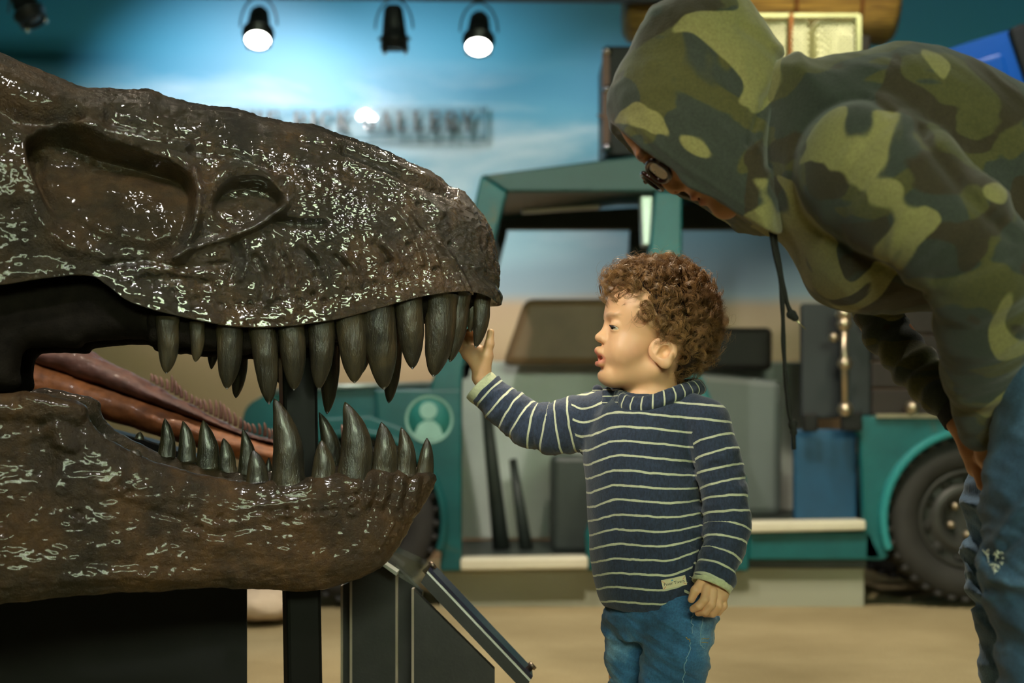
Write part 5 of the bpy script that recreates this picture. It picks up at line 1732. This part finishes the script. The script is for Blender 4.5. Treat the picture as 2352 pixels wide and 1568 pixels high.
for (x, dy) in ((1440, .03), (1512, -.055)):
    b_ = np.array([C(x, 0, dy)[0], YC + dy, 0.0]); R_ = np.stack([[-.8, -.6, 0], [.6, -.8, 0], [0, 0, 1]])
    f = Field(); f.ell(b_ + [0, 0, .03], (.075, .034, .028), R_).cone(b_ + [.025, .02, .04], b_ + [.03, .022, .075], .03, .03, .02)
    f.plane(b_ + [0, 0, .014], (0, 0, -1), b_ - .2, b_ + .2)
    v, q = f.mesh(.003)
    sh = obj('shoe', v, q, M['shoe'], kid)
    f = Field(); f.ell(b_ + [0, 0, .008], (.078, .037, .03), R_); f.plane(b_ + [0, 0, .016], (0, 0, 1), b_ - .2, b_ + .2); f.plane(b_ + [0, 0, .0], (0, 0, -1), b_ - .2, b_ + .2)
    v, q = f.mesh(.003)
    obj('sole', v, q, M['sole'], sh)


# --- curly hair
def child_hair():
    s = hs; rng = np.random.default_rng(11)
    V, Q = [], []; nv = 0
    TS = 3
    roots = []
    cen = H(1512, 728)
    for _ in range(200000):
        if len(roots) >= 560: break
        d = unit(rng.normal(size=3))
        loc_ = np.array([d @ HF, d @ HU, d @ HL])
        p = np.array([loc_[0] * 121, loc_[1] * 113, loc_[2] * 97])
        x = 1512 - p[0]; y = 728 - p[1]; c = abs(p[2])
        if y > 868: continue
        if y < 700: ok = x > 1412 + 0.22 * c + max(0, y - 640) * .55
        elif y < 760: ok = x > 1450 + (y - 700) * .5
        elif y < 805: ok = x > 1488 + (y - 760) * .55
        else: ok = x > 1550
        if y > 764 and 1478 < x < 1546: ok = False
        if not ok: continue
        if any(np.linalg.norm(p - r_[0]) < 11.5 for r_ in roots): continue
        roots.append((p, loc_))
    gdir = np.array([0, -1.0, 0])
    extra = []
    for pts, R_, tn in (([(1418, 672, 30), (1400, 668, 34), (1392, 690, 32), (1402, 712, 40)], 10, 2.0), ([(1430, 660, 40), (1418, 664, 52), (1408, 690, 52), (1414, 712, 56)], 9, 2.2), ([(1412, 668, 0), (1386, 660, 4), (1376, 684, 6), (1382, 704, 8)], 9, 2.4),
                        ([(1425, 650, 20), (1396, 640, 24), (1376, 656, 22), (1378, 676, 20)], 11, 2.2), ([(1416, 664, -20), (1390, 656, -24), (1382, 690, -24)], 10, 2.0), ([(1450, 640, 50), (1432, 640, 66), (1424, 664, 68), (1436, 684, 72)], 9, 2.2)):
        c3 = catmull(pts, 9, False); c3 = c3[np.linspace(0, len(c3) - 1, 26).astype(int)]
        extra.append((np.stack([1512 - c3[:, 0], 728 - c3[:, 1], c3[:, 2]], 1), R_, tn))
    for item in roots + extra:
        given = len(item) == 3
        if given: gaxis, gR, gT = item; p = gaxis[0]
        else: p, d = item
        nrm = unit(np.array([p[0] / 121 ** 2, p[1] / 113 ** 2, p[2] / 97 ** 2]))
        front = sstep(40, 100, p[0])
        topn = sstep(20, 90, p[1])
        tang = unit(np.cross(nrm, rng.normal(size=3)))
        near_ear = (1512 - p[0] < 1585) and y > 715 and abs(p[2]) > 50
        drift = unit(tang * (.5 if near_ear else .9) + np.array([-1.2, .5, 0]) * (1.0 if near_ear else 0) + gdir * (.9 - .5 * topn) + np.array([1.0, 0, 0]) * front * .9)
        out = rng.uniform(16, 30) + 12 * topn
        n_t = 26
        tt_ = np.linspace(0, 1, n_t)
        L = rng.uniform(26, 48)
        axis = p[None] + nrm[None] * (out * (1 - (1 - tt_) ** 1.8))[:, None] + drift[None] * (L * tt_ ** 1.4)[:, None]
        turns = rng.uniform(1.6, 3.0); R0 = rng.uniform(6, 13); ph = rng.uniform(0, 6.28); hand = rng.choice([-1, 1])
        if given: axis, turns, R0 = gaxis, gT, gR
        tdir = unit(axis[-1] - axis[0]); a1 = unit(np.cross(tdir, nrm + .01)); a2 = np.cross(tdir, a1)
        ns = 15
        for k in range(ns):
            off = rng.normal(size=3) * 1.9; ph2 = ph + rng.normal() * .22; Rk = R0 * rng.uniform(.78, 1.18); fz = rng.normal(size=3) * 2.2
            if k > 12: Rk *= 1.35; off = off * 2.4; fz = fz * 4
            th = hand * (2 * np.pi * turns * tt_) + ph2
            rr = Rk * np.minimum(tt_ * 3.5, 1) 
            q = axis + off[None] * np.minimum(tt_ * 4, 1)[:, None] + (rr * np.cos(th))[:, None] * a1 + (rr * np.sin(th))[:, None] * a2 + fz[None] * (tt_ ** 2)[:, None]
            w = H(1512, 728)[None] + s * (q[:, :1] * HF + q[:, 1:2] * HU + q[:, 2:3] * HL)
            rad = (.00036 if k <= 12 else .00022) * (1 - .75 * tt_ ** 3)
            t = np.gradient(w, axis=0); t /= np.linalg.norm(t, axis=1, keepdims=True)
            b = np.cross(t, [0.3, 0.5, .81]); b /= np.linalg.norm(b, axis=1, keepdims=True) + 1e-9
            c2 = np.cross(t, b)
            ring = np.stack([w + rad[:, None] * (math.cos(x_) * b + math.sin(x_) * c2) for x_ in (0, 2.094, 4.189)], 1)
            V.append(ring.reshape(-1, 3))
            i = np.arange(n_t - 1)[:, None] * TS; j = np.arange(TS)[None]
            qd = np.stack([i + j, i + (j + 1) % TS, i + TS + (j + 1) % TS, i + TS + j], -1).reshape(-1, 4) + nv
            Q.append(qd); nv += n_t * TS
    # dark scalp cap under the curls
    f = Field(); f.ell(H(1516, 724), np.array([124, 115, 100]) * s, HR)
    f.ell(H(1535, 800), np.array([85, 78, 92]) * s, HR, 20 * s)
    f.op(lambda p_: -(lambda a, b, c: np.minimum(a + 0 * b, 1))((lambda x, y, c: (x - np.where(y < 700, 1422 + .22 * c + np.maximum(0, y - 640) * .55, np.where(y < 760, 1462 + (y - 700) * .5, np.where(y < 770, 1494 + (y - 760) * 3, 1552)))) * s)(1512 - ((p_ - HO) @ HF) / s, 760 - ((p_ - HO) @ HU) / s, np.abs((p_ - HO) @ HL) / s), 0, 0), H(1512, 760) - .3, H(1512, 760) + .3, 0, False, False)
    fn = f.ops.pop()[0]
    v, q = f.mesh(.003, post=lambda d, p_: np.maximum(d, fn(p_)))
    hr = obj('hair', np.concatenate(V), np.concatenate(Q), M['hair'], kid, label='brown curly hair')
    M['scalp'] = simple('dark_scalp_hair', lin(46, 28, 16)[:3], 0.8)
    obj('under_hair', v, q, M['scalp'], kid, label='dark brown hair close to the scalp')


child_hair()

# ------------------------------------------------------------------ the bent adult in the camouflage hoodie
YA = 2.05
sa = YA / F


def A(px, py, dy=0.0): return P(px, py, YA + dy)


def AX(pts): return [(A(x, y)[0], A(x, y)[2]) for x, y in pts]


def camo_mat():
    t = NT('camouflage_fleece')
    n1 = t.noise(7.5, 1.8, .45, 0.9, (1, 1, 1.2))
    n2 = t.n('ShaderNodeTexNoise'); n2.inputs['Scale'].default_value = 8.6; n2.inputs['Detail'].default_value = 1.6; n2.inputs['Roughness'].default_value = .42; n2.inputs['Distortion'].default_value = .75
    mp = t.n('ShaderNodeMapping'); mp.inputs['Location'].default_value = (3.3, 7.7, 1.9); t.l(t.tc.outputs['Object'], mp.inputs[0]); t.l(mp.outputs[0], n2.inputs['Vector'])
    n3 = t.n('ShaderNodeTexNoise'); n3.inputs['Scale'].default_value = 7.2; n3.inputs['Detail'].default_value = 1.6; n3.inputs['Roughness'].default_value = .42; n3.inputs['Distortion'].default_value = .75
    mp = t.n('ShaderNodeMapping'); mp.inputs['Location'].default_value = (13.3, 2.2, 8.4); t.l(t.tc.outputs['Object'], mp.inputs[0]); t.l(mp.outputs[0], n3.inputs['Vector'])
    base, olive, brown, khaki = lin(58, 63, 55), lin(82, 79, 42), lin(58, 49, 31), lin(144, 136, 86)
    c = t.mix(t.ramp(n1, [(.52, (0, 0, 0)), (.535, (1, 1, 1))]), base, olive)
    c = t.mix(t.ramp(n2.outputs['Fac'], [(.57, (0, 0, 0)), (.585, (1, 1, 1))]), c, brown)
    c = t.mix(t.ramp(n3.outputs['Fac'], [(.592, (0, 0, 0)), (.604, (1, 1, 1))]), c, khaki)
    g = t.ramp(t.noise(240, 3, .7), [(.3, (.75,) * 3), (.7, (1.12,) * 3)])
    t.set(Base_Color=t.mix(1.0, c, g, 'MULTIPLY'), Roughness=0.95, Sheen_Weight=0.3)
    t.bump(t.noise(330, 3), .4, .002)
    return t.m


M['camo'] = camo_mat()
M['rib'] = simple('dark_grey_ribbing', lin(52, 52, 50)[:3], 0.9, 0, .15, 90, .5, 260, .002)
M['skin_adult'] = skin_mat('warm_brown_skin', lin(200, 140, 98)[:3], lin(60, 36, 24)[:3], lin(178, 96, 76)[:3])
M['denim_adult'] = denim('dark_blue_denim', lin(62, 94, 124)[:3], lin(98, 132, 164)[:3])
M['fray'] = simple('white_frayed_cotton', lin(225, 225, 210)[:3], 0.9)
M['cord'] = simple('black_drawstring', lin(30, 30, 26)[:3], 0.85, 0, .2, 200, .4, 300)
M['tortoise'] = simple('tortoiseshell_frame', lin(48, 22, 16)[:3], 0.18, 0, .5, 60)
M['lens'] = glass_mat('spectacle_lens', (0.95, 0.97, .95), 0.0)
M['aglet'] = simple('metal_aglet', lin(200, 190, 150)[:3], 0.3, .9)

ad = empty('person', tuple(A(2400, 1000) * [1, 1, 0]), 'adult bending forward in a camouflage hoodie with the hood up, glasses and ripped jeans', 'person')

# head frame: face plane turned down and to the left
UPA = unit(np.array([-.80, 0.0, .60])); FWA = unit(np.array([-.60, -.06, -.80])); UPA = unit(UPA - FWA * (UPA @ FWA)); SDA = np.cross(FWA, UPA); SDA = SDA if SDA[1] < 0 else -SDA
RAH = np.stack([FWA, UPA, SDA])


def G(px, py, c=0.0):
    """place at picture px, py, c picture pixels to the near side of the head's middle plane"""
    return A(px, py, -c * sa)


def adult_body():
    f = Field(); s = sa
    e = lambda x, y, c, a, b, w, k=0, sub=False: f.ell(G(x, y, c), np.array([a, b, w]) * s, RAH, k * s, sub)
    # trunk and limbs under the clothes
    f.chain([A(1800, 330), A(1990, 360), A(2250, 440), A(2520, 520)], [90 * s, 150 * s, 165 * s, 175 * s], 60 * s)
    f.chain([A(2540, 600, -.10), A(2420, 1240, -.13), A(2440, 1860, -.12)], [120 * s, 86 * s, 60 * s], 50 * s)
    f.chain([A(2540, 600, .10), A(2350, 1230, .12), A(2390, 1880, .13)], [120 * s, 84 * s, 60 * s], 50 * s)
    f.cone(A(2440, 1875, -.12), A(2290, 1915, -.14), 48 * s, 36 * s, 20 * s)
    f.cone(A(2390, 1880, .13), A(2240, 1925, .13), 48 * s, 36 * s, 20 * s)
    f.chain([A(1990, 360, -.17), A(2280, 640, -.21), A(2262, 900, -.07), A(2258, 1010, -.02)], [80 * s, 56 * s, 40 * s, 27 * s], 12 * s)
    f.chain([A(1960, 420, .17), A(2020, 730, .20), A(2150, 890, .12), A(2205, 972, .06)], [80 * s, 52 * s, 42 * s, 29 * s], 12 * s)
    f.cone(A(1640, 300), A(1800, 350), 95 * s, 100 * s, 30 * s)
    # head
    e(1562, 238, 0, 150, 150, 122)
    e(1585, 355, 0, 74, 120, 92, 30)
    e(1640, 420, 0, 50, 80, 64, 26)
    f.cone(G(1478, 352, 30), G(1478, 352, -30), 18 * s, 18 * s, 16 * s)      # brow
    f.cone(G(1512, 390), G(1540, 422), 14 * s, 17 * s, 12 * s)               # nose
    e(1551, 430, 0, 17, 16, 19, 8)
    for c in (1, -1):
        e(1562, 428, 17 * c, 13, 11, 11, 7)
        e(1553, 440, 9 * c, 5, 5, 5, 3, True)
        e(1516, 378, 48 * c, 20, 24, 30, 12, True)
        e(1532, 372, 46 * c, 22, 20, 22, 4)
        e(1584, 378, 54 * c, 32, 34, 34, 20)                                 # cheek
    e(1598, 447, 0, 15, 10, 28, 7); e(1618, 459, 0, 15, 10, 25, 7)           # lips
    f.cone(G(1606, 456, 20), G(1606, 456, -20), 3.5 * s, 3.5 * s, 2 * s, True)
    f.cone(G(1668, 474, 14), G(1668, 474, -14), 24 * s, 24 * s, 16 * s)      # chin
    f.cone(G(1720, 380, 62), G(1665, 470, 16), 30 * s, 25 * s, 26 * s)
    f.cone(G(1720, 380, -62), G(1665, 470, -16), 30 * s, 25 * s, 26 * s)
    # far hand hanging between the knees, the other hand clasped behind it
    y = .05
    f.chain([A(2204, 970, y + .01), A(2232, 1030, y), A(2248, 1068, y)], [28 * s, 27 * s, 30 * s], 10 * s)
    f.ell(A(2256, 1075, y), np.array([30, 40, 20]) * s, None, 10 * s)
    for k, pts in enumerate([((2246, 1075, y - .012), (2258, 1112, y - .018), (2282, 1134, y - .012), (2298, 1136, y)),
                             ((2256, 1080, y - .004), (2270, 1118, y - .008), (2292, 1138, y - .002), (2306, 1136, y + .01)),
                             ((2266, 1080, y + .006), (2282, 1116, y + .004), (2302, 1134, y + .008), (2314, 1130, y + .018)),
                             ((2276, 1078, y + .016), (2294, 1108, y + .016), (2310, 1124, y + .018), (2320, 1120, y + .026))]):
        r = (14.5, 14.5, 14, 12.5)[k]
        f.chain([A(*q) for q in pts], [r * 1.08 * s, r * s, r * .94 * s, r * .82 * s], 3 * s)
    f.chain([A(2252, 1050, y - .02), A(2268, 1064, y - .034), A(2290, 1078, y - .032)], [17 * s, 14.5 * s, 12 * s], 5 * s)
    y = -.015
    f.chain([A(2258, 1005, y), A(2268, 1045, y + .002), A(2290, 1075, y + .006)], [27 * s, 26 * s, 30 * s], 10 * s)
    for k, pts in enumerate([((2284, 1085, y + .006), (2282, 1112, y + .014), (2274, 1126, y + .026)), ((2296, 1092, y + .008), (2296, 1120, y + .016), (2290, 1136, y + .03)),
                             ((2308, 1094, y + .01), (2310, 1120, y + .018), (2306, 1136, y + .034)), ((2320, 1092, y + .014), (2322, 1112, y + .022), (2320, 1126, y + .036))]):
        f.chain([A(*q) for q in pts], [14.5 * s, 13.5 * s, 11.5 * s], 3 * s)
    f.chain([A(2272, 1058, y - .008), A(2284, 1080, y - .018), A(2280, 1104, y - .016)], [15 * s, 13.5 * s, 11 * s], 5 * s)
    v, q = f.mesh(0.0021)
    v = relax(v, q, 1, .4)
    h = v - G(1600, 452); a = (h @ FWA) / s; b = (h @ UPA) / s; c = (h @ SDA) / s
    lip = np.zeros(len(v))
    for x, yy in ((1598, 447), (1618, 459)):
        h = (v - G(x, yy)) / s; lip += sstep(1.2, .8, np.sqrt(((h @ FWA) / 20) ** 2 + ((h @ UPA) / 11) ** 2 + ((h @ SDA) / 29) ** 2))
    h = (v - G(1478, 352)) / s; brow = sstep(1.2, .7, np.sqrt(((h @ UPA) / 8) ** 2 + ((np.abs(h @ SDA) - 42) / 34) ** 2)) * (np.abs(h @ FWA) < 45) * .7
    obj('body', v, q, M['skin_adult'], ad, attrs={'lip': np.clip(lip, 0, 1) * .6, 'brow': brow})


adult_body()


def along2(p, chain):
    best = np.full(len(p), 1e9); u = np.zeros(len(p)); acc = 0.0
    for i in range(len(chain) - 1):
        a, b = chain[i], chain[i + 1]; e = b - a; L = np.linalg.norm(e)
        t = np.clip(((p - a) @ e) / L ** 2, 0, 1); d = np.linalg.norm(p - a - t[:, None] * e, axis=1)
        m = d < best; best = np.where(m, d, best); u = np.where(m, acc + t * L, u); acc += L
    return best, u


def adult_hoodie():
    f = Field(); s = sa
    body = AX(catmull([(1735, 190), (1790, 142), (1820, 136), (1852, 150), (1960, 121), (2070, 111), (2200, 147), (2300, 192), (2420, 262), (2560, 330), (2660, 430), (2680, 560), (2620, 680), (2500, 740), (2380, 735), (2200, 715), (2040, 715), (1960, 718), (1900, 702), (1862, 670), (1812, 572), (1768, 524), (1725, 400)], 4))
    f.puff(body, YA, 262 * s, 205 * s)
    NA = [A(1985, 392, -.13), A(2080, 450, -.165), A(2180, 530, -.20), A(2258, 622, -.21), A(2262, 740, -.16), A(2258, 850, -.10), A(2256, 930, -.06), A(2254, 985, -.035)]
    f.chain(NA, [150 * s, 142 * s, 128 * s, 110 * s, 104 * s, 86 * s, 62 * s, 46 * s], 20 * s, 26 * s)
    FA = [A(1960, 500, .17), A(2000, 650, .2), A(2035, 760, .18), A(2098, 838, .14), A(2150, 888, .105), A(2182, 926, .08)]
    f.chain(FA, [110 * s, 74 * s, 56 * s, 56 * s, 54 * s, 46 * s], 14 * s, 20 * s)
    NA_ = np.array(NA); FA_ = np.array(FA)

    def folds(d, p):
        m = np.abs(d) < .03; o = np.zeros(len(p)); q = p[m]
        if len(q):
            dn, un = along2(q, NA_); df, uf = along2(q, FA_)
            fn_ = np.exp(-((dn - .075) / .05) ** 2); ff = np.exp(-((df - .035) / .02) ** 2)
            w1 = fbm(np.stack([un * 13 + q[:, 0] * 5, q[:, 1] * 5, q[:, 2] * 7], 1), 3, .5, True) - .25
            w2 = np.sin(uf * 170 + 3 * perlin(q * 20)) * .5
            w3 = fbm(np.stack([q[:, 0] * 9 + q[:, 2] * 6, q[:, 1] * 5, q[:, 2] * 4], 1), 3, .5, True) - .2
            o[m] = fn_ * .010 * w1 + ff * .006 * w2 + (1 - np.clip(fn_ + ff, 0, 1)) * .009 * w3
            # the shoulder seam pressed into the cloth
            px, py = proj(q)
            sd = line_d(px, py, catmull([(2050, 262), (1990, 228), (1930, 232), (1870, 268), (1830, 330), (1822, 420), (1850, 500), (1930, 560), (2050, 622)], 5, False))
            o[m] -= .0055 * np.exp(-(sd / 9) ** 2) * (q[:, 1] < YA)
            sd = line_d(px, py, catmull([(2110, 300), (2180, 400), (2260, 490), (2330, 555)], 5, False))
            o[m] -= .010 * np.exp(-(sd / 16) ** 2) * (q[:, 1] < YA)
            sd = line_d(px, py, catmull([(2150, 640), (2240, 620), (2320, 585)], 5, False))
            o[m] -= .008 * np.exp(-(sd / 14) ** 2) * (q[:, 1] < YA)
        return d - o
    v, q = f.mesh(0.0042, post=folds)
    v = relax(v, q, 2, .4)
    hd = obj('hoodie', v, q, M['camo'], ad)
    # hood
    f = Field()
    hp = AX(catmull([(1400, 300), (1396, 240), (1416, 172), (1448, 112), (1474, 62), (1500, 22), (1560, -12), (1640, -22), (1700, 0), (1742, 50), (1778, 100), (1797, 128), (1792, 175), (1800, 260), (1806, 380), (1800, 470), (1790, 560), (1740, 600), (1650, 575), (1580, 530), (1500, 480), (1430, 420), (1402, 360)], 4))
    f.puff(hp, YA, 168 * s, 150 * s)
    # the front edge of the hood, then the hollow around the face
    cut = AX(np.concatenate([catmull([(1370, 268), (1402, 284), (1446, 313), (1484, 346), (1522, 380), (1580, 424), (1640, 462), (1700, 496), (1752, 521), (1800, 545)], 4, False), np.array([(1800, 900), (1000, 900), (1000, 200)])]))
    cut = np.array(cut)
    f.op(lambda p: poly_sdf(p[:, 0] - FWA[0] * .20 * np.maximum(YA - p[:, 1], 0), p[:, 2] - FWA[2] * .20 * np.maximum(YA - p[:, 1], 0), cut), A(1300, 620) - [0, .2, 0], A(1830, 230) + [0, .2, 0], 5 * s, True)
    fd = unit(np.array([-(492 - 318), 0, -(1690 - 1450)]) * 1.0)
    mid = A(1572, 408)
    f.ell(mid + fd * 5 * s, np.array([58, 142, 112]) * s, np.stack([fd, unit(A(1450, 318) - A(1690, 492)), [0, -1, 0]]), 8 * s, True)

    def hf(d, p):
        m = np.abs(d) < .03; o = np.zeros(len(p)); q = p[m]
        if len(q):
            px, py = proj(q)
            o[m] = .008 * (fbm(np.stack([q[:, 0] * 8 - q[:, 2] * 5, q[:, 1] * 6, q[:, 2] * 8 + q[:, 0] * 7], 1), 3, .5, True) - .2)
            for pts, w, a in (([(1700, 60), (1760, 110), (1795, 140)], 12, -.006), ([(1780, 200), (1740, 260), (1720, 330)], 12, -.010), ([(1790, 230), (1770, 300), (1766, 380)], 9, -.012), ([(1745, 240), (1722, 300), (1740, 340)], 8, .006),
                              ([(1460, 300), (1500, 345), (1560, 395), (1640, 445)], 7, -.003), ([(1440, 275), (1500, 325), (1570, 380), (1660, 440), (1740, 490)], 6, .003)):
                o[m] += a * np.exp(-(line_d(px, py, catmull(pts, 5, False)) / w) ** 2)
        return d - o
    v, q = f.mesh(0.0032, post=hf)
    v = relax(v, q, 2, .4)
    obj('hood', v, q, M['camo'], hd)
    # ribbed cuffs
    for (a, b, r0, r1, nm) in ((A(2180, 915, .085), A(2207, 968, .062), 46, 40, 0), (A(2253, 965, -.045), A(2252, 1004, -.025), 46, 36, 1)):
        f = Field(); f.cone(a, b, r0 * s, r1 * s)
        ax = unit(b - a); f.plane(b, ax, b - .08, b + .08, .002); f.cone(b - ax * .012, b + ax * .05, (r1 - 6) * s, (r1 - 4) * s, .002, True)
        u_ = unit(np.cross(ax, [0, 1, .1])); w_ = np.cross(ax, u_)
        def rib(d, p, a=a, u_=u_, w_=w_):
            q = p - a; return d + .0009 * np.sin(np.arctan2(q @ u_, q @ w_) * 34)
        v, q = f.mesh(.0022, post=rib)
        obj('cuff', v, q, M['rib'], hd, label='dark grey ribbed cuff')
    f = Field(); f.puff(AX(catmull([(2600, 300), (2680, 420), (2700, 560), (2640, 700), (2520, 760), (2490, 740), (2590, 660), (2630, 520), (2600, 400), (2540, 330)], 4)), YA, 258 * s, 30 * s)
    v, q = f.mesh(.006); obj('hem_band', v, q, M['rib'], hd, label='dark ribbed hem band')
    # drawstrings
    for pts, r, dy in (([(1778, 518), (1784, 570), (1796, 640), (1806, 690), (1818, 722)], 7.5, -.03), ([(1770, 522), (1775, 560), (1792, 640), (1798, 720), (1800, 800), (1806, 880), (1812, 940), (1822, 990)], 7, -.05)):
        ws_ = catmull([A(x, y, dy) for x, y in pts], 6, False)
        rr = r * s * (1 + .12 * np.sin(np.arange(len(ws_)) * .9))
        cd = MB().tube(ws_, rr, 10, flat=.7).build('drawstring', M['cord'], hd, True, 'long dark drawstring' if len(pts) > 6 else 'short dark knotted drawstring')
        e0 = A(*pts[-1], dy)
        if len(pts) > 6:
            MB().tube([e0, A(1824, 1032, dy)], [5.5 * s, 4.6 * s], 8).build('fringe', M['cord'], cd, True)
            f = Field(); f.ell(A(1821, 975, dy), np.array([10, 10, 14]) * s).ell(A(1823, 992, dy), np.array([8, 8, 10]) * s, k=3 * s)
        else:
            MB().tube([A(1822, 728, dy), A(1838, 744, dy), A(1851, 756, dy)], [3.2 * s, 1.6 * s, 1.0 * s], 6).build('fringe', M['aglet'], cd, True, 'pale frayed cord end')
            f = Field(); f.ell(A(1818, 722, dy), np.array([12, 11, 11]) * s).ell(A(1826, 730, dy), np.array([9, 9, 8]) * s, k=3 * s)
        v, q = f.mesh(.0015); obj('knot', v, q, M['cord'], cd)
    return hd


adult_hoodie()


def adult_jeans():
    f = Field(); s = sa
    f.chain([A(2560, 470, -.03), A(2590, 600, -.03)], [190 * s, 215 * s], 30 * s)
    f.cone(A(2590, 600, .05), A(2560, 480, .05), 200 * s, 190 * s, 40 * s)
    NL = [A(2560, 640, -.10), A(2470, 900, -.125), A(2412, 1130, -.135), A(2408, 1270, -.135), A(2420, 1420, -.13), A(2428, 1840, -.12)]
    f.chain(NL, [180 * s, 158 * s, 134 * s, 132 * s, 122 * s, 100 * s], 16 * s, 60 * s)
    FL = [A(2540, 640, .10), A(2400, 980, .12), A(2350, 1160, .125), A(2346, 1270, .125), A(2366, 1400, .125), A(2380, 1850, .13)]
    f.chain(FL, [170 * s, 146 * s, 128 * s, 126 * s, 122 * s, 104 * s], 16 * s, 60 * s)
    NL_, FL_ = np.array(NL), np.array(FL)

    def folds(d, p):
        m = np.abs(d) < .03; o = np.zeros(len(p)); q = p[m]
        if len(q):
            k = np.exp(-((q[:, 2] - A(0, 1300)[2]) / .13) ** 2)
            o[m] = (.008 + .012 * k) * (fbm(np.stack([q[:, 0] * 6, q[:, 1] * 6, q[:, 2] * 20 + q[:, 0] * 12], 1), 3, .5, True) - .1)
            px, py = proj(q)
            for pts, a, w in (([(2215, 1150), (2250, 1165), (2290, 1150)], .012, 10), ([(2225, 1350), (2262, 1372), (2300, 1360)], .012, 12), ([(2230, 1385), (2270, 1390)], -.008, 10)):
                o[m] += a * np.exp(-(line_d(px, py, pts) / w) ** 2) * (q[:, 1] > YA)
            for pts, a, w in (([(2285, 1240), (2330, 1180), (2370, 1140)], .010, 12), ([(2272, 1330), (2320, 1345), (2380, 1340)], .010, 12), ([(2300, 1270), (2350, 1225)], -.008, 10)):
                o[m] += a * np.exp(-(line_d(px, py, pts) / w) ** 2) * (q[:, 1] < YA)
            # the rip
            o[m] -= .010 * np.exp(-(np.hypot((px - 2279) / 17, (py - 1288) / 11)) ** 4) * (q[:, 1] < YA)
        return d - o
    v, q = f.mesh(.0045, post=folds); v = relax(v, q, 1)
    jn = obj('jeans', v, q, M['denim_adult'], ad)
    px, py = proj(v); rng = np.random.default_rng(5)
    mb = MB()
    for k in range(38):
        x = 2279 + rng.normal() * 5; y = 1286 + rng.normal() * 8
        m = np.hypot(px - x, py - y) < 12
        if not m.any(): continue
        c = v[m][np.argmin(v[m][:, 1])] + [0, -.004, 0]
        d = np.array([rng.normal(), -.6, rng.normal() * .8]); d = unit(d) * rng.uniform(.003, .008)
        mb.tube([c, c + d * .6 + [0, 0, .002], c + d], [.0007, .0006, .0003], 5)
    tag(mb.build('frayed_threads', M['fray'], jn, label='white frayed threads of a ripped knee'), kind='stuff')
    m = (np.hypot((px - 2262), (py - 1267)) < 9)
    if m.any():
        c = v[m][np.argmin(v[m][:, 1])]
        mb = MB()
        for k in range(10):
            d = unit(np.array([rng.normal(), -.7, rng.normal()])) * .009
            mb.tube([c + rng.normal(size=3) * .003, c + d + rng.normal(size=3) * .003], [.001, .0005], 5)
        tag(mb.build('frayed_threads', M['fray'], jn, label='small white fray above the ripped knee'), kind='stuff')


adult_jeans()
for (x, dy) in ((2370, -.13), (2320, .13)):
    b_ = np.array([A(x, 0, dy)[0], YA + dy, 0.0])
    f = Field(); f.ell(b_ + [-.02, 0, .045], (.13, .045, .042)).cone(b_ + [.05, 0, .06], b_ + [.06, 0, .11], .045, .045, .03); f.plane(b_ + [0, 0, .02], (0, 0, -1), b_ - .3, b_ + .3)
    v, q = f.mesh(.005); sh = obj('shoe', v, q, M['shoe'], ad)
    f = Field(); f.ell(b_ + [-.02, 0, .012], (.136, .05, .05)); f.plane(b_ + [0, 0, .024], (0, 0, 1), b_ - .3, b_ + .3); f.plane(b_, (0, 0, -1), b_ - .3, b_ + .3)
    v, q = f.mesh(.005); obj('sole', v, q, M['sole'], sh)

# glasses
gl = empty('glasses', tuple(G(1512, 405)), 'dark tortoiseshell glasses on the hooded adult\'s nose', 'glasses')
gc = G(1508, 402, 0)
for c in (1, -1):
    o_ = gc + sa * (SDA * 52 * c) + FWA * 4 * sa
    ring = [o_ + sa * ((SDA * 40 * math.copysign(abs(math.cos(t)) ** .8, math.cos(t)) + UPA * 29 * math.copysign(abs(math.sin(t)) ** .8, math.sin(t)))) + FWA * sa * (-6 * math.cos(t) * c) for t in np.linspace(0, 2 * math.pi, 36, endpoint=False)]
    MB().tube(ring, 6.2 * sa, 10, close=True).build('rim', M['tortoise'], gl, True)
    m = MB(); rr = np.array(ring); cen_ = rr.mean(0); n_ = len(rr)
    fr_, bk = rr + FWA * .8 * sa, rr - FWA * .8 * sa
    m.add(np.concatenate([fr_, bk]), [tuple(range(n_)), tuple(range(2 * n_ - 1, n_ - 1, -1))] + [(i, n_ + i, n_ + (i + 1) % n_, (i + 1) % n_) for i in range(n_)])
    m.build('lens', M['lens'], gl, False, 'clear lens')
    hinge = o_ + sa * (SDA * 46 * c + UPA * 14)
    MB().tube([hinge, hinge - FWA * 60 * sa + SDA * 20 * c * sa, hinge - FWA * 130 * sa + SDA * 27 * c * sa], [6 * sa, 5 * sa, 4 * sa], 8).build('temple_arm', M['tortoise'], gl, True)
MB().tube([gc + sa * (SDA * 12 + UPA * 6), gc + sa * (UPA * 12) + FWA * 4 * sa, gc + sa * (-SDA * 12 + UPA * 6)], 5 * sa, 8).build('bridge', M['tortoise'], gl, True)
